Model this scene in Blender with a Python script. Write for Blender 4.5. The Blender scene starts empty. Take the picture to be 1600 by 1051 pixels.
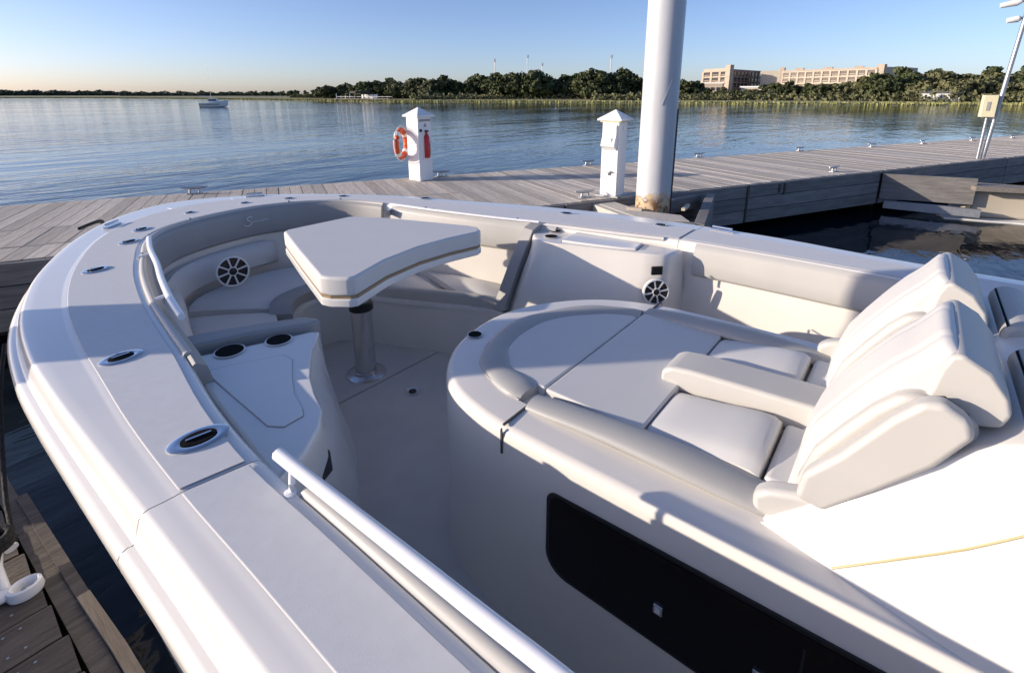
import bpy, bmesh, math, random
from mathutils import Vector, Matrix, noise
rnd = random.Random(7)
R = math.radians
sc = bpy.context.scene
C = sc.collection
EYE = 2.60                      # eye height above the water
# ------------------------------------------------------------------ camera
cd = bpy.data.cameras.new('camera'); cam = bpy.data.objects.new('camera', cd); C.objects.link(cam)
cd.sensor_width = 36; cd.lens = 17.6; cd.shift_y = -0.1084; cd.clip_start = 0.02; cd.clip_end = 12000
cam.location = (0, 0, EYE)
cam.rotation_euler = (R(90-14.62), 0, R(-51.2))
sc.camera = cam
# ------------------------------------------------------------------ light
SUN_EL, SUN_AZ = 13.3, -45.6     # azimuth clockwise from +Y
w = bpy.data.worlds.new('World'); sc.world = w; w.use_nodes = True
nt = w.node_tree; bg = nt.nodes['Background']
sky = nt.nodes.new('ShaderNodeTexSky'); sky.sky_type = 'NISHITA'; sky.sun_disc = False
sky.sun_elevation = R(SUN_EL); sky.sun_rotation = R(SUN_AZ)
sky.altitude = 0; sky.air_density = 0.75; sky.dust_density = 0.8; sky.ozone_density = 3.0
wb = nt.nodes.new('ShaderNodeVectorMath'); wb.operation = 'MULTIPLY'; wb.inputs[1].default_value = (1.09, .955, 1.02)   # white balance of the picture
nt.links.new(sky.outputs[0], wb.inputs[0]); nt.links.new(wb.outputs[0], bg.inputs[0]); bg.inputs[1].default_value = 0.15
sl = bpy.data.lights.new('sun', 'SUN'); sl.energy = 4.35; sl.angle = R(0.5); sl.color = (1.0, 0.87, 0.72)
sun = bpy.data.objects.new('sun', sl); C.objects.link(sun)
sd = Vector((math.sin(R(SUN_AZ))*math.cos(R(SUN_EL)), math.cos(R(SUN_AZ))*math.cos(R(SUN_EL)), math.sin(R(SUN_EL))))
sun.rotation_euler = (-sd).to_track_quat('-Z', 'Y').to_euler(); sun.location = (-5, 5, 12)
vs = sc.view_settings; vs.view_transform = 'Standard'; vs.look = 'None'; vs.gamma = 1; vs.exposure = 0.42
vs.use_curve_mapping = False

# ------------------------------------------------------------------ materials
def mat(name, col, rough=0.5, metal=0.0, var=0.0, vscale=6.0, bump=0.0, bscale=60.0, coat=0.0, objvar=0.0, stretch=None, col2=None, spec=0.5):
    m = bpy.data.materials.new(name); m.use_nodes = True
    n = m.node_tree; b = n.nodes['Principled BSDF']
    b.inputs['Roughness'].default_value = rough; b.inputs['Metallic'].default_value = metal
    b.inputs['Coat Weight'].default_value = coat; b.inputs['Coat Roughness'].default_value = 0.08
    b.inputs['Specular IOR Level'].default_value = spec
    c = (*col, 1); b.inputs['Base Color'].default_value = c
    tc = n.nodes.new('ShaderNodeTexCoord'); mp = n.nodes.new('ShaderNodeMapping')
    n.links.new(tc.outputs['Object'], mp.inputs[0])
    if stretch: mp.inputs['Scale'].default_value = stretch
    last = None
    if var > 0 or col2:
        t = n.nodes.new('ShaderNodeTexNoise'); t.inputs['Scale'].default_value = vscale; t.inputs['Detail'].default_value = 6
        t.inputs['Roughness'].default_value = 0.6
        n.links.new(mp.outputs[0], t.inputs[0])
        r = n.nodes.new('ShaderNodeValToRGB'); n.links.new(t.outputs[0], r.inputs[0])
        r.color_ramp.elements[0].position = 0.3; r.color_ramp.elements[1].position = 0.7
        lo = col2 if col2 else tuple(v*(1-var) for v in col)
        hi = col if col2 else tuple(min(1, v*(1+var)) for v in col)
        r.color_ramp.elements[0].color = (*lo, 1); r.color_ramp.elements[1].color = (*hi, 1)
        last = r.outputs[0]; n.links.new(last, b.inputs['Base Color'])
    if objvar > 0:
        oi = n.nodes.new('ShaderNodeObjectInfo'); mr = n.nodes.new('ShaderNodeMapRange')
        mr.inputs[3].default_value = 1-objvar; mr.inputs[4].default_value = 1+objvar
        n.links.new(oi.outputs['Random'], mr.inputs[0])
        mx = n.nodes.new('ShaderNodeVectorMath'); mx.operation = 'SCALE'
        if last: n.links.new(last, mx.inputs[0])
        else: mx.inputs[0].default_value = col
        n.links.new(mr.outputs[0], mx.inputs['Scale']); n.links.new(mx.outputs[0], b.inputs['Base Color'])
    if bump > 0:
        t2 = n.nodes.new('ShaderNodeTexNoise'); t2.inputs['Scale'].default_value = bscale; t2.inputs['Detail'].default_value = 3
        n.links.new(mp.outputs[0], t2.inputs[0])
        bp = n.nodes.new('ShaderNodeBump'); bp.inputs['Strength'].default_value = bump; bp.inputs['Distance'].default_value = 0.01
        n.links.new(t2.outputs[0], bp.inputs['Height']); n.links.new(bp.outputs[0], b.inputs['Normal'])
    return m
M = {}
M['gel'] = mat('white_gelcoat', (.80, .775, .73), .22, var=.02, vscale=3, coat=.35)
M['gel2'] = mat('cream_gelcoat', (.79, .745, .68), .28, var=.03, vscale=2, coat=.3)
M['nonskid'] = mat('nonskid_deck', (.70, .69, .675), .62, var=.03, vscale=30, bump=.05, bscale=380)
M['floor'] = mat('nonskid_floor', (.64, .60, .55), .6, var=.05, vscale=5, bump=.3, bscale=350)
M['vinyl'] = mat('white_vinyl', (.645, .63, .605), .46, var=.02, vscale=5, bump=.04, bscale=260)
M['vinyl_g'] = mat('grey_vinyl', (.50, .485, .455), .48, var=.03, vscale=5, bump=.05, bscale=300)
M['pad_g'] = mat('shaded_dark_grey_vinyl', (.33, .32, .31), .5, var=.03, vscale=5, bump=.05, bscale=300)  # grey vinyl with the shade inside the bow put into its colour
M['bolster'] = mat('sunpad_border_vinyl', (.40, .395, .38), .46, var=.03, vscale=5, bump=.05, bscale=300)
M['pipe'] = mat('grey_piping', (.33, .32, .31), .5)
M['gap'] = mat('seam_shadow_rubber', (.06, .06, .06), .8)
M['tan'] = mat('tan_trim', (.36, .25, .14), .5)
M['gold'] = mat('yellow_seam', (.52, .44, .24), .5)
M['alu'] = mat('white_powder_coat', (.84, .84, .85), .25, coat=.5)
M['chrome'] = mat('polished_steel', (.72, .73, .75), .12, metal=1)
M['steel'] = mat('brushed_steel', (.66, .66, .67), .24, metal=1, var=.06, vscale=20)
M['black'] = mat('black_plastic', (.012, .012, .013), .4)
M['glass'] = mat('tinted_glass', (.008, .005, .004), .08, spec=.25)
M['cupd'] = mat('cup_interior', (.006, .006, .007), .8, spec=.1)
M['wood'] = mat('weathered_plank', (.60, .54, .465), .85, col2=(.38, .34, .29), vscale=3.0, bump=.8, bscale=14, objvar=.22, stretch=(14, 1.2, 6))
M['woodx'] = mat('weathered_timber', (.30, .27, .24), .85, col2=(.16, .14, .12), vscale=3.0, bump=.8, bscale=14, objvar=.15, stretch=(1.2, 14, 10))
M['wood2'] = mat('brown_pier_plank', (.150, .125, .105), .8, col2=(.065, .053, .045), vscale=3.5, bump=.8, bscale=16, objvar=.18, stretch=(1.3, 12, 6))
M['timber'] = mat('sunlit_edge_timber', (.42, .34, .24), .8, col2=(.22, .17, .12), vscale=4, bump=.6, bscale=20, stretch=(10, 1, 10))  # rub timber where the sun hits, sunlight put into the paler colour
M['plate'] = mat('pale_bracket_plate', (.52, .48, .42), .8, var=.12, vscale=4, bump=.4, bscale=15)
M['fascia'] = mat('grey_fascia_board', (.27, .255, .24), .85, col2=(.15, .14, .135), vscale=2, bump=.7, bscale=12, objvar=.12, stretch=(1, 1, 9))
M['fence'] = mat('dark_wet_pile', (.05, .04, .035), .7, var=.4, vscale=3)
M['ped'] = mat('white_pedestal_plastic', (.80, .80, .80), .4, var=.02)
M['red'] = mat('red_enamel', (.50, .02, .02), .35)
M['orange'] = mat('orange_ring', (.72, .11, .03), .5)
M['rope'] = mat('white_rope', (.7, .7, .68), .8)
M['brope'] = mat('black_rope', (.012, .012, .012), .8, bump=.8, bscale=90)
M['galv'] = mat('galvanised_steel', (.42, .43, .45), .4, metal=.7, var=.15, vscale=15)
M['cream'] = mat('cream_box', (.66, .62, .42), .5)
M['leaf'] = None
M['hullpaint'] = mat('hull_gelcoat', (.80, .79, .77), .2, coat=.6)

def piling_mat():
    m = mat('piling_paint', (.54, .555, .58), .38, var=.07, vscale=3, bump=.15, bscale=4, stretch=(1, 1, .35))
    n = m.node_tree; b = n.nodes['Principled BSDF']
    src = b.inputs['Base Color'].links[0].from_socket
    tc = n.nodes.new('ShaderNodeTexCoord'); sp = n.nodes.new('ShaderNodeSeparateXYZ'); n.links.new(tc.outputs['Object'], sp.inputs[0])
    # dribble of rust near the foot of the sleeve
    t = n.nodes.new('ShaderNodeTexNoise'); t.inputs['Scale'].default_value = 11; t.inputs['Detail'].default_value = 5
    n.links.new(tc.outputs['Object'], t.inputs[0])
    a = n.nodes.new('ShaderNodeMath'); a.operation = 'MULTIPLY_ADD'; a.inputs[1].default_value = -.5; n.links.new(t.outputs[0], a.inputs[0]); n.links.new(sp.outputs[2], a.inputs[2])
    rr = n.nodes.new('ShaderNodeMapRange'); rr.inputs[1].default_value = .84; rr.inputs[2].default_value = .90; rr.inputs[3].default_value = 1; rr.inputs[4].default_value = 0
    n.links.new(a.outputs[0], rr.inputs[0])
    r = n.nodes.new('ShaderNodeValToRGB'); n.links.new(t.outputs[0], r.inputs[0])
    r.color_ramp.elements[0].color = (.17, .09, .045, 1); r.color_ramp.elements[1].color = (.55, .42, .27, 1)
    r.color_ramp.elements[0].position = .4; r.color_ramp.elements[1].position = .56
    mx = n.nodes.new('ShaderNodeMix'); mx.data_type = 'RGBA'
    n.links.new(rr.outputs[0], mx.inputs[0]); n.links.new(src, mx.inputs[6]); n.links.new(r.outputs[0], mx.inputs[7])
    n.links.new(mx.outputs[2], b.inputs['Base Color'])
    return m
M['piling'] = piling_mat()

def leaf_mat(name, c1, c2, ov=.25):
    m = mat(name, c2, .7, col2=c1, vscale=.35, objvar=ov, spec=.2)
    return m
M['leafA'] = leaf_mat('live_oak_leaves', (.032, .044, .019), (.088, .104, .042))
M['leafB'] = leaf_mat('olive_leaves', (.085, .095, .042), (.20, .195, .10))
M['bark'] = mat('bark', (.09, .075, .06), .9, var=.3)
M['reed'] = mat('marsh_grass', (.33, .32, .12), .9, col2=(.20, .22, .08), vscale=.05)
M['land'] = mat('marsh_ground', (.26, .235, .11), .95, col2=(.16, .155, .07), vscale=.03)
M['farwood'] = leaf_mat('far_wood', (.03, .045, .03), (.055, .075, .045), 0)
M['wallA'] = mat('tan_brick', (.45, .37, .29), .9, var=.08, vscale=.6)
M['wallB'] = mat('sand_render', (.50, .44, .355), .9, var=.06, vscale=.4)
M['wallD'] = mat('shaded_brick', (.27, .18, .14), .9, var=.1, vscale=.6)  # brick of the side turned from the sun, shade put into the colour
M['win'] = mat('dark_window_glass', (.03, .035, .045), .1)
M['whiteb'] = mat('white_hull', (.8, .8, .78), .4)
M['roofd'] = mat('dark_roof', (.06, .05, .045), .8)

def water_mat():
    m = bpy.data.materials.new('river_water'); m.use_nodes = True
    n = m.node_tree; b = n.nodes['Principled BSDF']
    b.inputs['Base Color'].default_value = (.006, .012, .018, 1); b.inputs['Roughness'].default_value = .045; b.inputs['IOR'].default_value = 1.33
    geo = n.nodes.new('ShaderNodeNewGeometry')
    hs = []
    for scl, st, rot in ((2.6, (.55, 1.3, 1), 20), (.55, (.45, 1.3, 1), 35), (.10, (.5, 1.2, 1), 50)):
        mp = n.nodes.new('ShaderNodeMapping'); mp.inputs['Scale'].default_value = st; mp.inputs['Rotation'].default_value = (0, 0, R(rot))
        n.links.new(geo.outputs['Position'], mp.inputs[0])
        t = n.nodes.new('ShaderNodeTexNoise'); t.inputs['Scale'].default_value = scl; t.inputs['Detail'].default_value = 3; t.inputs['Distortion'].default_value = .4
        n.links.new(mp.outputs[0], t.inputs[0]); hs.append(t.outputs[0])
    # calm patches: wind lanes modulate the small ripples
    def mul(a, k):
        q = n.nodes.new('ShaderNodeMath'); q.operation = 'MULTIPLY'; n.links.new(a, q.inputs[0])
        if isinstance(k, float): q.inputs[1].default_value = k
        else: n.links.new(k, q.inputs[1])
        return q.outputs[0]
    def add(a, c):
        q = n.nodes.new('ShaderNodeMath'); q.operation = 'ADD'; n.links.new(a, q.inputs[0]); n.links.new(c, q.inputs[1]); return q.outputs[0]
    mp = n.nodes.new('ShaderNodeMapping'); mp.inputs['Rotation'].default_value = (0, 0, R(30)); mp.inputs['Scale'].default_value = (.35, 1.5, 1)
    n.links.new(geo.outputs['Position'], mp.inputs[0])
    t = n.nodes.new('ShaderNodeTexNoise'); t.inputs['Scale'].default_value = .045; t.inputs['Detail'].default_value = 2; n.links.new(mp.outputs[0], t.inputs[0])
    mr = n.nodes.new('ShaderNodeMapRange'); mr.inputs[1].default_value = .38; mr.inputs[2].default_value = .62; mr.inputs[3].default_value = .45; mr.inputs[4].default_value = 1.25
    n.links.new(t.outputs[0], mr.inputs[0])
    h = add(add(mul(mul(hs[0], mr.outputs[0]), .034), mul(mul(hs[1], mr.outputs[0]), .11)), mul(hs[2], .10))
    bp = n.nodes.new('ShaderNodeBump'); bp.inputs['Strength'].default_value = .7; bp.inputs['Distance'].default_value = 1.0
    n.links.new(h, bp.inputs['Height']); n.links.new(bp.outputs[0], b.inputs['Normal'])
    return m
M['water'] = water_mat()

# ------------------------------------------------------------------ helpers
def V(x, y, d=None): return Vector((x, y, EYE-d)) if d is not None else Vector((x, y, 0))
def put(name, me, m, parent=None, kind=None):
    o = bpy.data.objects.new(name, me); C.objects.link(o)
    if m is not None and not me.materials: me.materials.append(m)
    if parent:
        o.parent = parent
        o.matrix_parent_inverse = parent_inv(parent)
    if kind: o['kind'] = kind
    return o
def wmat(o):
    m = Matrix.LocRotScale(o.location, o.rotation_euler, o.scale)
    if o.parent: m = wmat(o.parent) @ o.matrix_parent_inverse @ m
    return m
def parent_inv(p): return wmat(p).inverted()
def smooth(me, on=True):
    for p in me.polygons: p.use_smooth = on
def fromdata(name, vs_, fs, m, parent=None, kind=None, sm=False, auto=None):
    me = bpy.data.meshes.new(name); me.from_pydata([tuple(v) for v in vs_], [], fs); me.update()
    bm = bmesh.new(); bm.from_mesh(me); bmesh.ops.recalc_face_normals(bm, faces=bm.faces); bm.to_mesh(me); bm.free()
    if sm: smooth(me)
    if sm and auto: me.set_sharp_from_angle(angle=R(auto))
    return put(name, me, m, parent, kind)
def thing(name, label, cat, loc=(0, 0, 0), rz=0, group=None):
    o = bpy.data.objects.new(name, None); C.objects.link(o); o.location = loc; o.rotation_euler = (0, 0, rz)
    o.empty_display_size = .2; return tag(o, label, cat, group)
def tag(o, label, cat, group=None, kind=None):
    if label: o['label'] = label
    if cat: o['category'] = cat
    if group: o['group'] = group
    if kind: o['kind'] = kind
    return o
def bevel(o, wd, seg=3, ang=30):
    b = o.modifiers.new('bevel', 'BEVEL'); b.width = wd; b.segments = seg; b.limit_method = 'ANGLE'; b.angle_limit = R(ang); b.harden_normals = True
    smooth(o.data); return o
def loft(name, rings, m, parent=None, closed=True, cap=True, sm=True, auto=40, kind=None, wn=True):
    n = len(rings[0]); vs_ = [v for r in rings for v in r]; fs = []
    for i in range(len(rings)-1):
        for j in range(n if closed else n-1):
            k = (j+1) % n
            fs.append((i*n+j, i*n+k, (i+1)*n+k, (i+1)*n+j))
    if cap and closed: fs.append(tuple(range(n))[::-1]); fs.append(tuple(range((len(rings)-1)*n, len(rings)*n)))
    o = fromdata(name, vs_, fs, m, parent, kind, sm, auto)
    if wn and sm:
        w_ = o.modifiers.new('weighted', 'WEIGHTED_NORMAL'); w_.keep_sharp = True; w_.weight = 80
    return o
def prism(name, pts, z0, z1, m, parent=None, bev=0, seg=3):
    """pts (x,y) polygon extruded between heights"""
    o = loft(name, [[Vector((x, y, z0)) for x, y in pts], [Vector((x, y, z1)) for x, y in pts]], m, parent, sm=False)
    if bev: bevel(o, bev, seg)
    return o
def prismx(name, pts, x0, x1, m, parent=None, bev=0, seg=3):
    """pts (y,d) profile extruded along x"""
    o = loft(name, [[V(x0, y, d) for y, d in pts], [V(x1, y, d) for y, d in pts]], m, parent, sm=False)
    if bev: bevel(o, bev, seg)
    return o
def box(name, c, s, m, parent=None, rz=0, bev=0, seg=2):
    me = bpy.data.meshes.new(name); bm = bmesh.new(); bmesh.ops.create_cube(bm, size=1)
    bmesh.ops.scale(bm, vec=s, verts=bm.verts); bmesh.ops.rotate(bm, cent=(0, 0, 0), matrix=Matrix.Rotation(rz, 3, 'Z'), verts=bm.verts)
    bmesh.ops.translate(bm, vec=c, verts=bm.verts); bm.to_mesh(me); bm.free()
    o = put(name, me, m, parent)
    if bev: bevel(o, bev, seg)
    return o
def spline(pts, n=6, closed=False):
    """Catmull-Rom through pts"""
    pts = [Vector(p) for p in pts]; out = []; L = len(pts)
    rng = range(L if closed else L-1)
    for i in rng:
        if closed: p0, p1, p2, p3 = pts[(i-1) % L], pts[i], pts[(i+1) % L], pts[(i+2) % L]
        else: p0, p1, p2, p3 = pts[max(i-1, 0)], pts[i], pts[i+1], pts[min(i+2, L-1)]
        for k in range(n):
            t = k/n
            out.append(.5*((2*p1)+(-p0+p2)*t+(2*p0-5*p1+4*p2-p3)*t*t+(-p0+3*p1-3*p2+p3)*t**3))
    if not closed: out.append(pts[-1].copy())
    return out
def tube(name, path, r, m, parent=None, seg=12, rr=None, ry=None, caps=True, kind=None):
    """round tube along path; ry gives the vertical radius when it is an oval roll"""
    path = [Vector(p) for p in path]; rings = []
    for i, p in enumerate(path):
        t = (path[min(i+1, len(path)-1)]-path[max(i-1, 0)]).normalized()
        up = Vector((0, 0, 1)) if abs(t.z) < .95 else Vector((0, 1, 0))
        s = t.cross(up).normalized(); u = s.cross(t).normalized()
        ra = rr[i] if rr else r; rb = (ry/r*ra) if ry else ra
        rings.append([p+s*math.cos(a)*ra+u*math.sin(a)*rb for a in [2*math.pi*k/seg for k in range(seg)]])
    return loft(name, rings, m, parent, cap=caps, kind=kind, auto=60, wn=False)
def lathe(name, prof, c, m, parent=None, seg=28, sx=1, sy=1, rz=0, auto=40):
    """prof (r,z) list"""
    rings = []
    for r, z in prof:
        rings.append([Vector(c)+Vector((math.cos(a)*r*sx*math.cos(rz)-math.sin(a)*r*sy*math.sin(rz), math.cos(a)*r*sx*math.sin(rz)+math.sin(a)*r*sy*math.cos(rz), z)) for a in [2*math.pi*k/seg for k in range(seg)]])
    return loft(name, rings, m, parent, cap=True, auto=auto, wn=False)
def copytree(o, parent=None):
    c = o.copy(); C.objects.link(c)
    if parent: c.parent = parent
    for ch in [x for x in bpy.data.objects if x.parent == o]: copytree(ch, c)
    return c

# ================================================================== SETTING
box('water', (0, 0, -.5), (9000, 9000, 1), M['water'])['kind'] = 'structure'
SH = [(-900, 900), (-300, 900), (62, 552), (110, 420), (121, 344), (118, 250), (116, 185), (121, 150), (127, 130), (137, 96), (146, 62), (153, 18), (172, -22), (215, -120), (400, -500)]
sh = spline([(x, y, 0) for x, y in SH], 8)
# land behind the shoreline
def shore_offset(dist):
    out = []
    for i, p in enumerate(sh):
        t = (sh[min(i+1, len(sh)-1)]-sh[max(i-1, 0)]).normalized(); nn = Vector((-t.y, t.x, 0))
        out.append(p+nn*dist)
    return out
def rr_(p, k, z): 
    d = Vector((p.x, p.y, 0)).normalized(); q = p+d*k; return Vector((q.x, q.y, z))
rings = [[rr_(p, k, z) for p in sh] for k, z in ((-2, -.4), (0, .12), (4, .45), (40, .9), (160, 1.2), (3000, 1.5))]
fs = []; n = len(sh); vs_ = [v for r in rings for v in r]
for i in range(len(rings)-1):
    for j in range(n-1): fs.append((i*n+j, i*n+j+1, (i+1)*n+j+1, (i+1)*n+j))
fromdata('far_shore_ground', vs_, fs, M['land'], kind='structure')
# marsh grass along the waterline
def marsh():
    vs_ = []; fs = []
    r = random.Random(3)
    for i in range(10, len(sh)-1):
        a, b = sh[i], sh[i+1]; L = (b-a).length
        for k in range(int(min(L, 60)*40)):
            p = a.lerp(b, r.random()); q = rr_(p, r.random()**1.4*26-.3, .15)
            h = r.uniform(.25, .7); wd = r.uniform(.10, .35); an = r.uniform(0, math.pi)
            dx, dy = math.cos(an)*wd, math.sin(an)*wd; o = len(vs_)
            vs_ += [(q.x-dx, q.y-dy, .05), (q.x+dx, q.y+dy, .05), (q.x+dx*.5+r.uniform(-.2, .2), q.y+dy*.5, .15+h), (q.x-dx*.6, q.y-dy*.6, .15+h*.8)]
            fs.append((o, o+1, o+2, o+3))
    o = fromdata('marsh_grass', vs_, fs, M['reed']); tag(o, 'yellow green marsh grass lining the far waterline', 'grass', kind='stuff')
marsh()

# ---- trees
def crown_mesh(name, seed, wx, hz, nb, m, qs=.55):
    r = random.Random(seed); vs_ = []; fs = []
    blobs = []
    for i in range(nb):
        a = r.uniform(0, 2*math.pi); q = math.sqrt(r.random())
        x, y = math.cos(a)*q*wx*.72, math.sin(a)*q*wx*.72
        top = hz*(1-.55*q*q)
        z = r.uniform(.22*hz, top*.86)
        blobs.append((x, y, z, r.uniform(.16, .30)*wx))
    for bx_, by_, bz_, br in blobs:
        nq = int(46*(br/(.23*wx))**2)
        for k in range(nq):
            d = Vector((r.gauss(0, 1), r.gauss(0, 1), r.gauss(0, 1))).normalized()
            rad = br*r.uniform(.62, 1.05)
            c = Vector((bx_, by_, bz_))+Vector((d.x*rad, d.y*rad, d.z*rad*.75))
            nrm = (d+Vector((r.gauss(0, .5), r.gauss(0, .5), r.gauss(0, .5)))).normalized()
            t = nrm.orthogonal().normalized(); u = nrm.cross(t); s = qs*r.uniform(.5, 1.2)
            o = len(vs_)
            vs_ += [c+t*s, c+u*s*.8+nrm*.1, c-t*s*.9, c-u*s*.8]; fs.append((o, o+1, o+2, o+3))
    me = bpy.data.meshes.new(name); me.from_pydata([tuple(v) for v in vs_], [], fs); me.materials.append(m)
    return me
def trunk_mesh(seed, h):
    r = random.Random(seed); bm = bmesh.new()
    def seg(a, b, ra, rb):
        t = (b-a).normalized(); s = t.orthogonal().normalized(); u = t.cross(s)
        r0 = [bm.verts.new(a+s*math.cos(k*1.2566)*ra+u*math.sin(k*1.2566)*ra) for k in range(5)]
        r1 = [bm.verts.new(b+s*math.cos(k*1.2566)*rb+u*math.sin(k*1.2566)*rb) for k in range(5)]
        for k in range(5): bm.faces.new((r0[k], r0[(k+1) % 5], r1[(k+1) % 5], r1[k]))
    top = Vector((r.uniform(-.3, .3), 0, h*.35)); seg(Vector((0, 0, -.5)), top, .40, .28)
    for k in range(5):
        a = k*1.25+r.random(); seg(top, top+Vector((math.cos(a)*h*.28, math.sin(a)*h*.28, h*.28)), .2, .06)
    me = bpy.data.meshes.new('trunk'); bm.to_mesh(me); bm.free(); me.materials.append(M['bark']); return me
CR = [crown_mesh('crown', 10+i, (5.2, 4.6, 5.8, 3.6, 4.4, 6.2)[i], (9, 10, 9, 10, 8, 9)[i], (44, 40, 50, 34, 40, 54)[i], M['leafB'] if i in (2, 4) else M['leafA']) for i in range(6)]
TR = [trunk_mesh(i, 9) for i in range(3)]
def sky_ray(px, D):       # bearing (degrees clockwise from the bow) and distance -> ground point
    return (math.sin(R(px))*D, math.cos(R(px))*D)
# bearing, distance, height, width factor, crown kind
TREES = []
def row(b0, b1, n, d0, d1, h0, h1, kinds, jit=1.0, name='tree'):
    for i in range(n):
        t = (i+.5)/n
        TREES.append((b0+(b1-b0)*t+rnd.uniform(-.25, .25)*jit, d0+(d1-d0)*t+rnd.uniform(-8, 8), (h0+(h1-h0)*t)*rnd.uniform(.88, 1.1), rnd.choice(kinds), name))
row(24.5, 30.0, 7, 520, 330, 5.2, 6.2, (0, 1, 3, 5), .8, 'a')
row(30.0, 38.3, 13, 262, 236, 6.0, 9.6, (0, 1, 5, 3), .8, 'b')
row(38.0, 44.0, 10, 236, 226, 9.5, 10.6, (0, 1, 5, 2), .8, 'c')
row(47.0, 50.5, 5, 232, 226, 10.8, 12.0, (0, 1, 5), .8, 'd')
row(50.5, 54.8, 7, 222, 216, 12.4, 11.4, (0, 5, 1), .8, 'd')
row(55.0, 59.0, 6, 220, 210, 9.2, 11.0, (0, 1, 3), .8, 'd')
row(59.0, 63.6, 8, 206, 204, 11.6, 12.0, (0, 5, 1), .8, 'd')
row(63.8, 71.0, 10, 214, 206, 9.4, 8.4, (0, 1, 3), .8, 'e')
row(71.0, 76.5, 8, 200, 190, 5.0, 4.4, (3, 0, 4), .8, 'f')
row(77.3, 81.8, 8, 205, 196, 7.4, 6.0, (0, 1, 4), .8, 'g')
row(82.5, 87.2, 9, 200, 196, 5.8, 9.6, (4, 2, 0), .6, 'h')
row(87.2, 99.0, 20, 205, 235, 10.2, 10.4, (4, 2, 0, 2), .8, 'h')
row(89, 99.0, 10, 190, 205, 7.4, 6.6, (2, 4), .8, 'h')
row(44.2, 47.0, 4, 234, 228, 9.8, 8.4, (0, 1, 3), .5, 'c')
names = {'a': ('low dark tree', 'left of the fishing pier'), 'b': ('small dark oak', 'right of the fishing pier'), 'c': ('dark green oak', 'left of the stadium lights'),
         'd': ('broad dark oak', 'under the stadium lights'), 'e': ('dark oak', 'beside the steel piling'), 'f': ('small dark oak', 'below the tan building'),
         'g': ('rounded dark oak', 'below the balcony facade'), 'h': ('olive green oak', 'right of the long building')}
ORD = ['first', 'second', 'third', 'fourth', 'fifth', 'sixth', 'seventh', 'eighth', 'ninth', 'tenth', 'eleventh', 'twelfth', 'thirteenth', 'fourteenth', 'fifteenth', 'sixteenth', 'seventeenth', 'eighteenth', 'nineteenth', 'twentieth']+[x for x in 'twenty-first twenty-second twenty-third twenty-fourth twenty-fifth twenty-sixth twenty-seventh twenty-eighth twenty-ninth thirtieth thirty-first thirty-second thirty-third thirty-fourth thirty-fifth thirty-sixth thirty-seventh thirty-eighth thirty-ninth fortieth forty-first forty-second'.split()]
TREES.sort(key=lambda q: (q[4], q[0])); cnt = {}
for b, D, h, k, nm in TREES:
    x, y = sky_ray(b, D); i = cnt.get(nm, 0); cnt[nm] = i+1
    t = thing('oak_tree', '%s %s from the left, on the far shore %s' % (ORD[i], names[nm][0], names[nm][1]), 'tree', (x, y, .9), rnd.uniform(0, 6.28), 'trees along the far shore')
    s = h/((9, 10, 9, 10, 8, 9)[k])
    for nme, me in (('crown', CR[k]), ('trunk', TR[k % 3])):
        o = bpy.data.objects.new(nme, me); C.objects.link(o); o.parent = t
    t.scale = (s*rnd.uniform(.95, 1.25), s*1.1, s)
# far low wood on the left
def far_wood():
    r = random.Random(5); vs_ = []; fs = []
    for i in range(26000):
        b = r.uniform(2, 27); D = r.uniform(640, 760) if b > 14 else r.uniform(900, 1020)
        edge = 3.1+2.6*noise.noise(Vector((b*1.7, 0, 0)))+1.3*noise.noise(Vector((b*7, 3, 0)))+(2.6 if b < 14 else .6)
        x, y = sky_ray(b, D); z = 1.2+r.random()*max(1.0, edge); s = r.uniform(.6, 1.6)*(1.5 if b < 14 else 1)
        c = Vector((x, y, z)); nrm = Vector((r.gauss(-.5, 1), r.gauss(-.5, 1), r.gauss(.4, .6))).normalized(); t = nrm.orthogonal().normalized(); u = nrm.cross(t)
        o = len(vs_); vs_ += [c+t*s, c+u*s*.6, c-t*s, c-u*s*.6]; fs.append((o, o+1, o+2, o+3))
    o = fromdata('distant_wood', vs_, fs, M['farwood']); tag(o, 'thin dark line of woodland on the horizon at left', 'woodland', kind='stuff')
far_wood()
# undergrowth in front of the trees
def shrubs():
    r = random.Random(9); vs_ = []; fs = []
    for i in range(22000):
        b = r.uniform(28, 100); D = (250 if b < 40 else 215 if b < 60 else 192)+r.uniform(-8, 10)
        if b < 33: D = 300-(b-28)*9
        edge = 1.9+1.8*noise.noise(Vector((b*1.9, 5, 0)))+1.2*noise.noise(Vector((b*8, 1, 0)))
        x, y = sky_ray(b, D); z = .8+r.random()*max(.6, edge); s = r.uniform(.25, .7)
        c = Vector((x, y, z)); nrm = Vector((r.gauss(-.5, 1), r.gauss(-.5, 1), r.gauss(.4, .6))).normalized(); t = nrm.orthogonal().normalized(); u = nrm.cross(t)
        o = len(vs_); vs_ += [c+t*s, c+u*s*.7, c-t*s, c-u*s*.7]; fs.append((o, o+1, o+2, o+3))
    o = fromdata('shore_undergrowth', vs_, fs, M['leafB']); tag(o, 'low bushy undergrowth under the far trees', 'bushes', kind='stuff')
shrubs()

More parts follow.
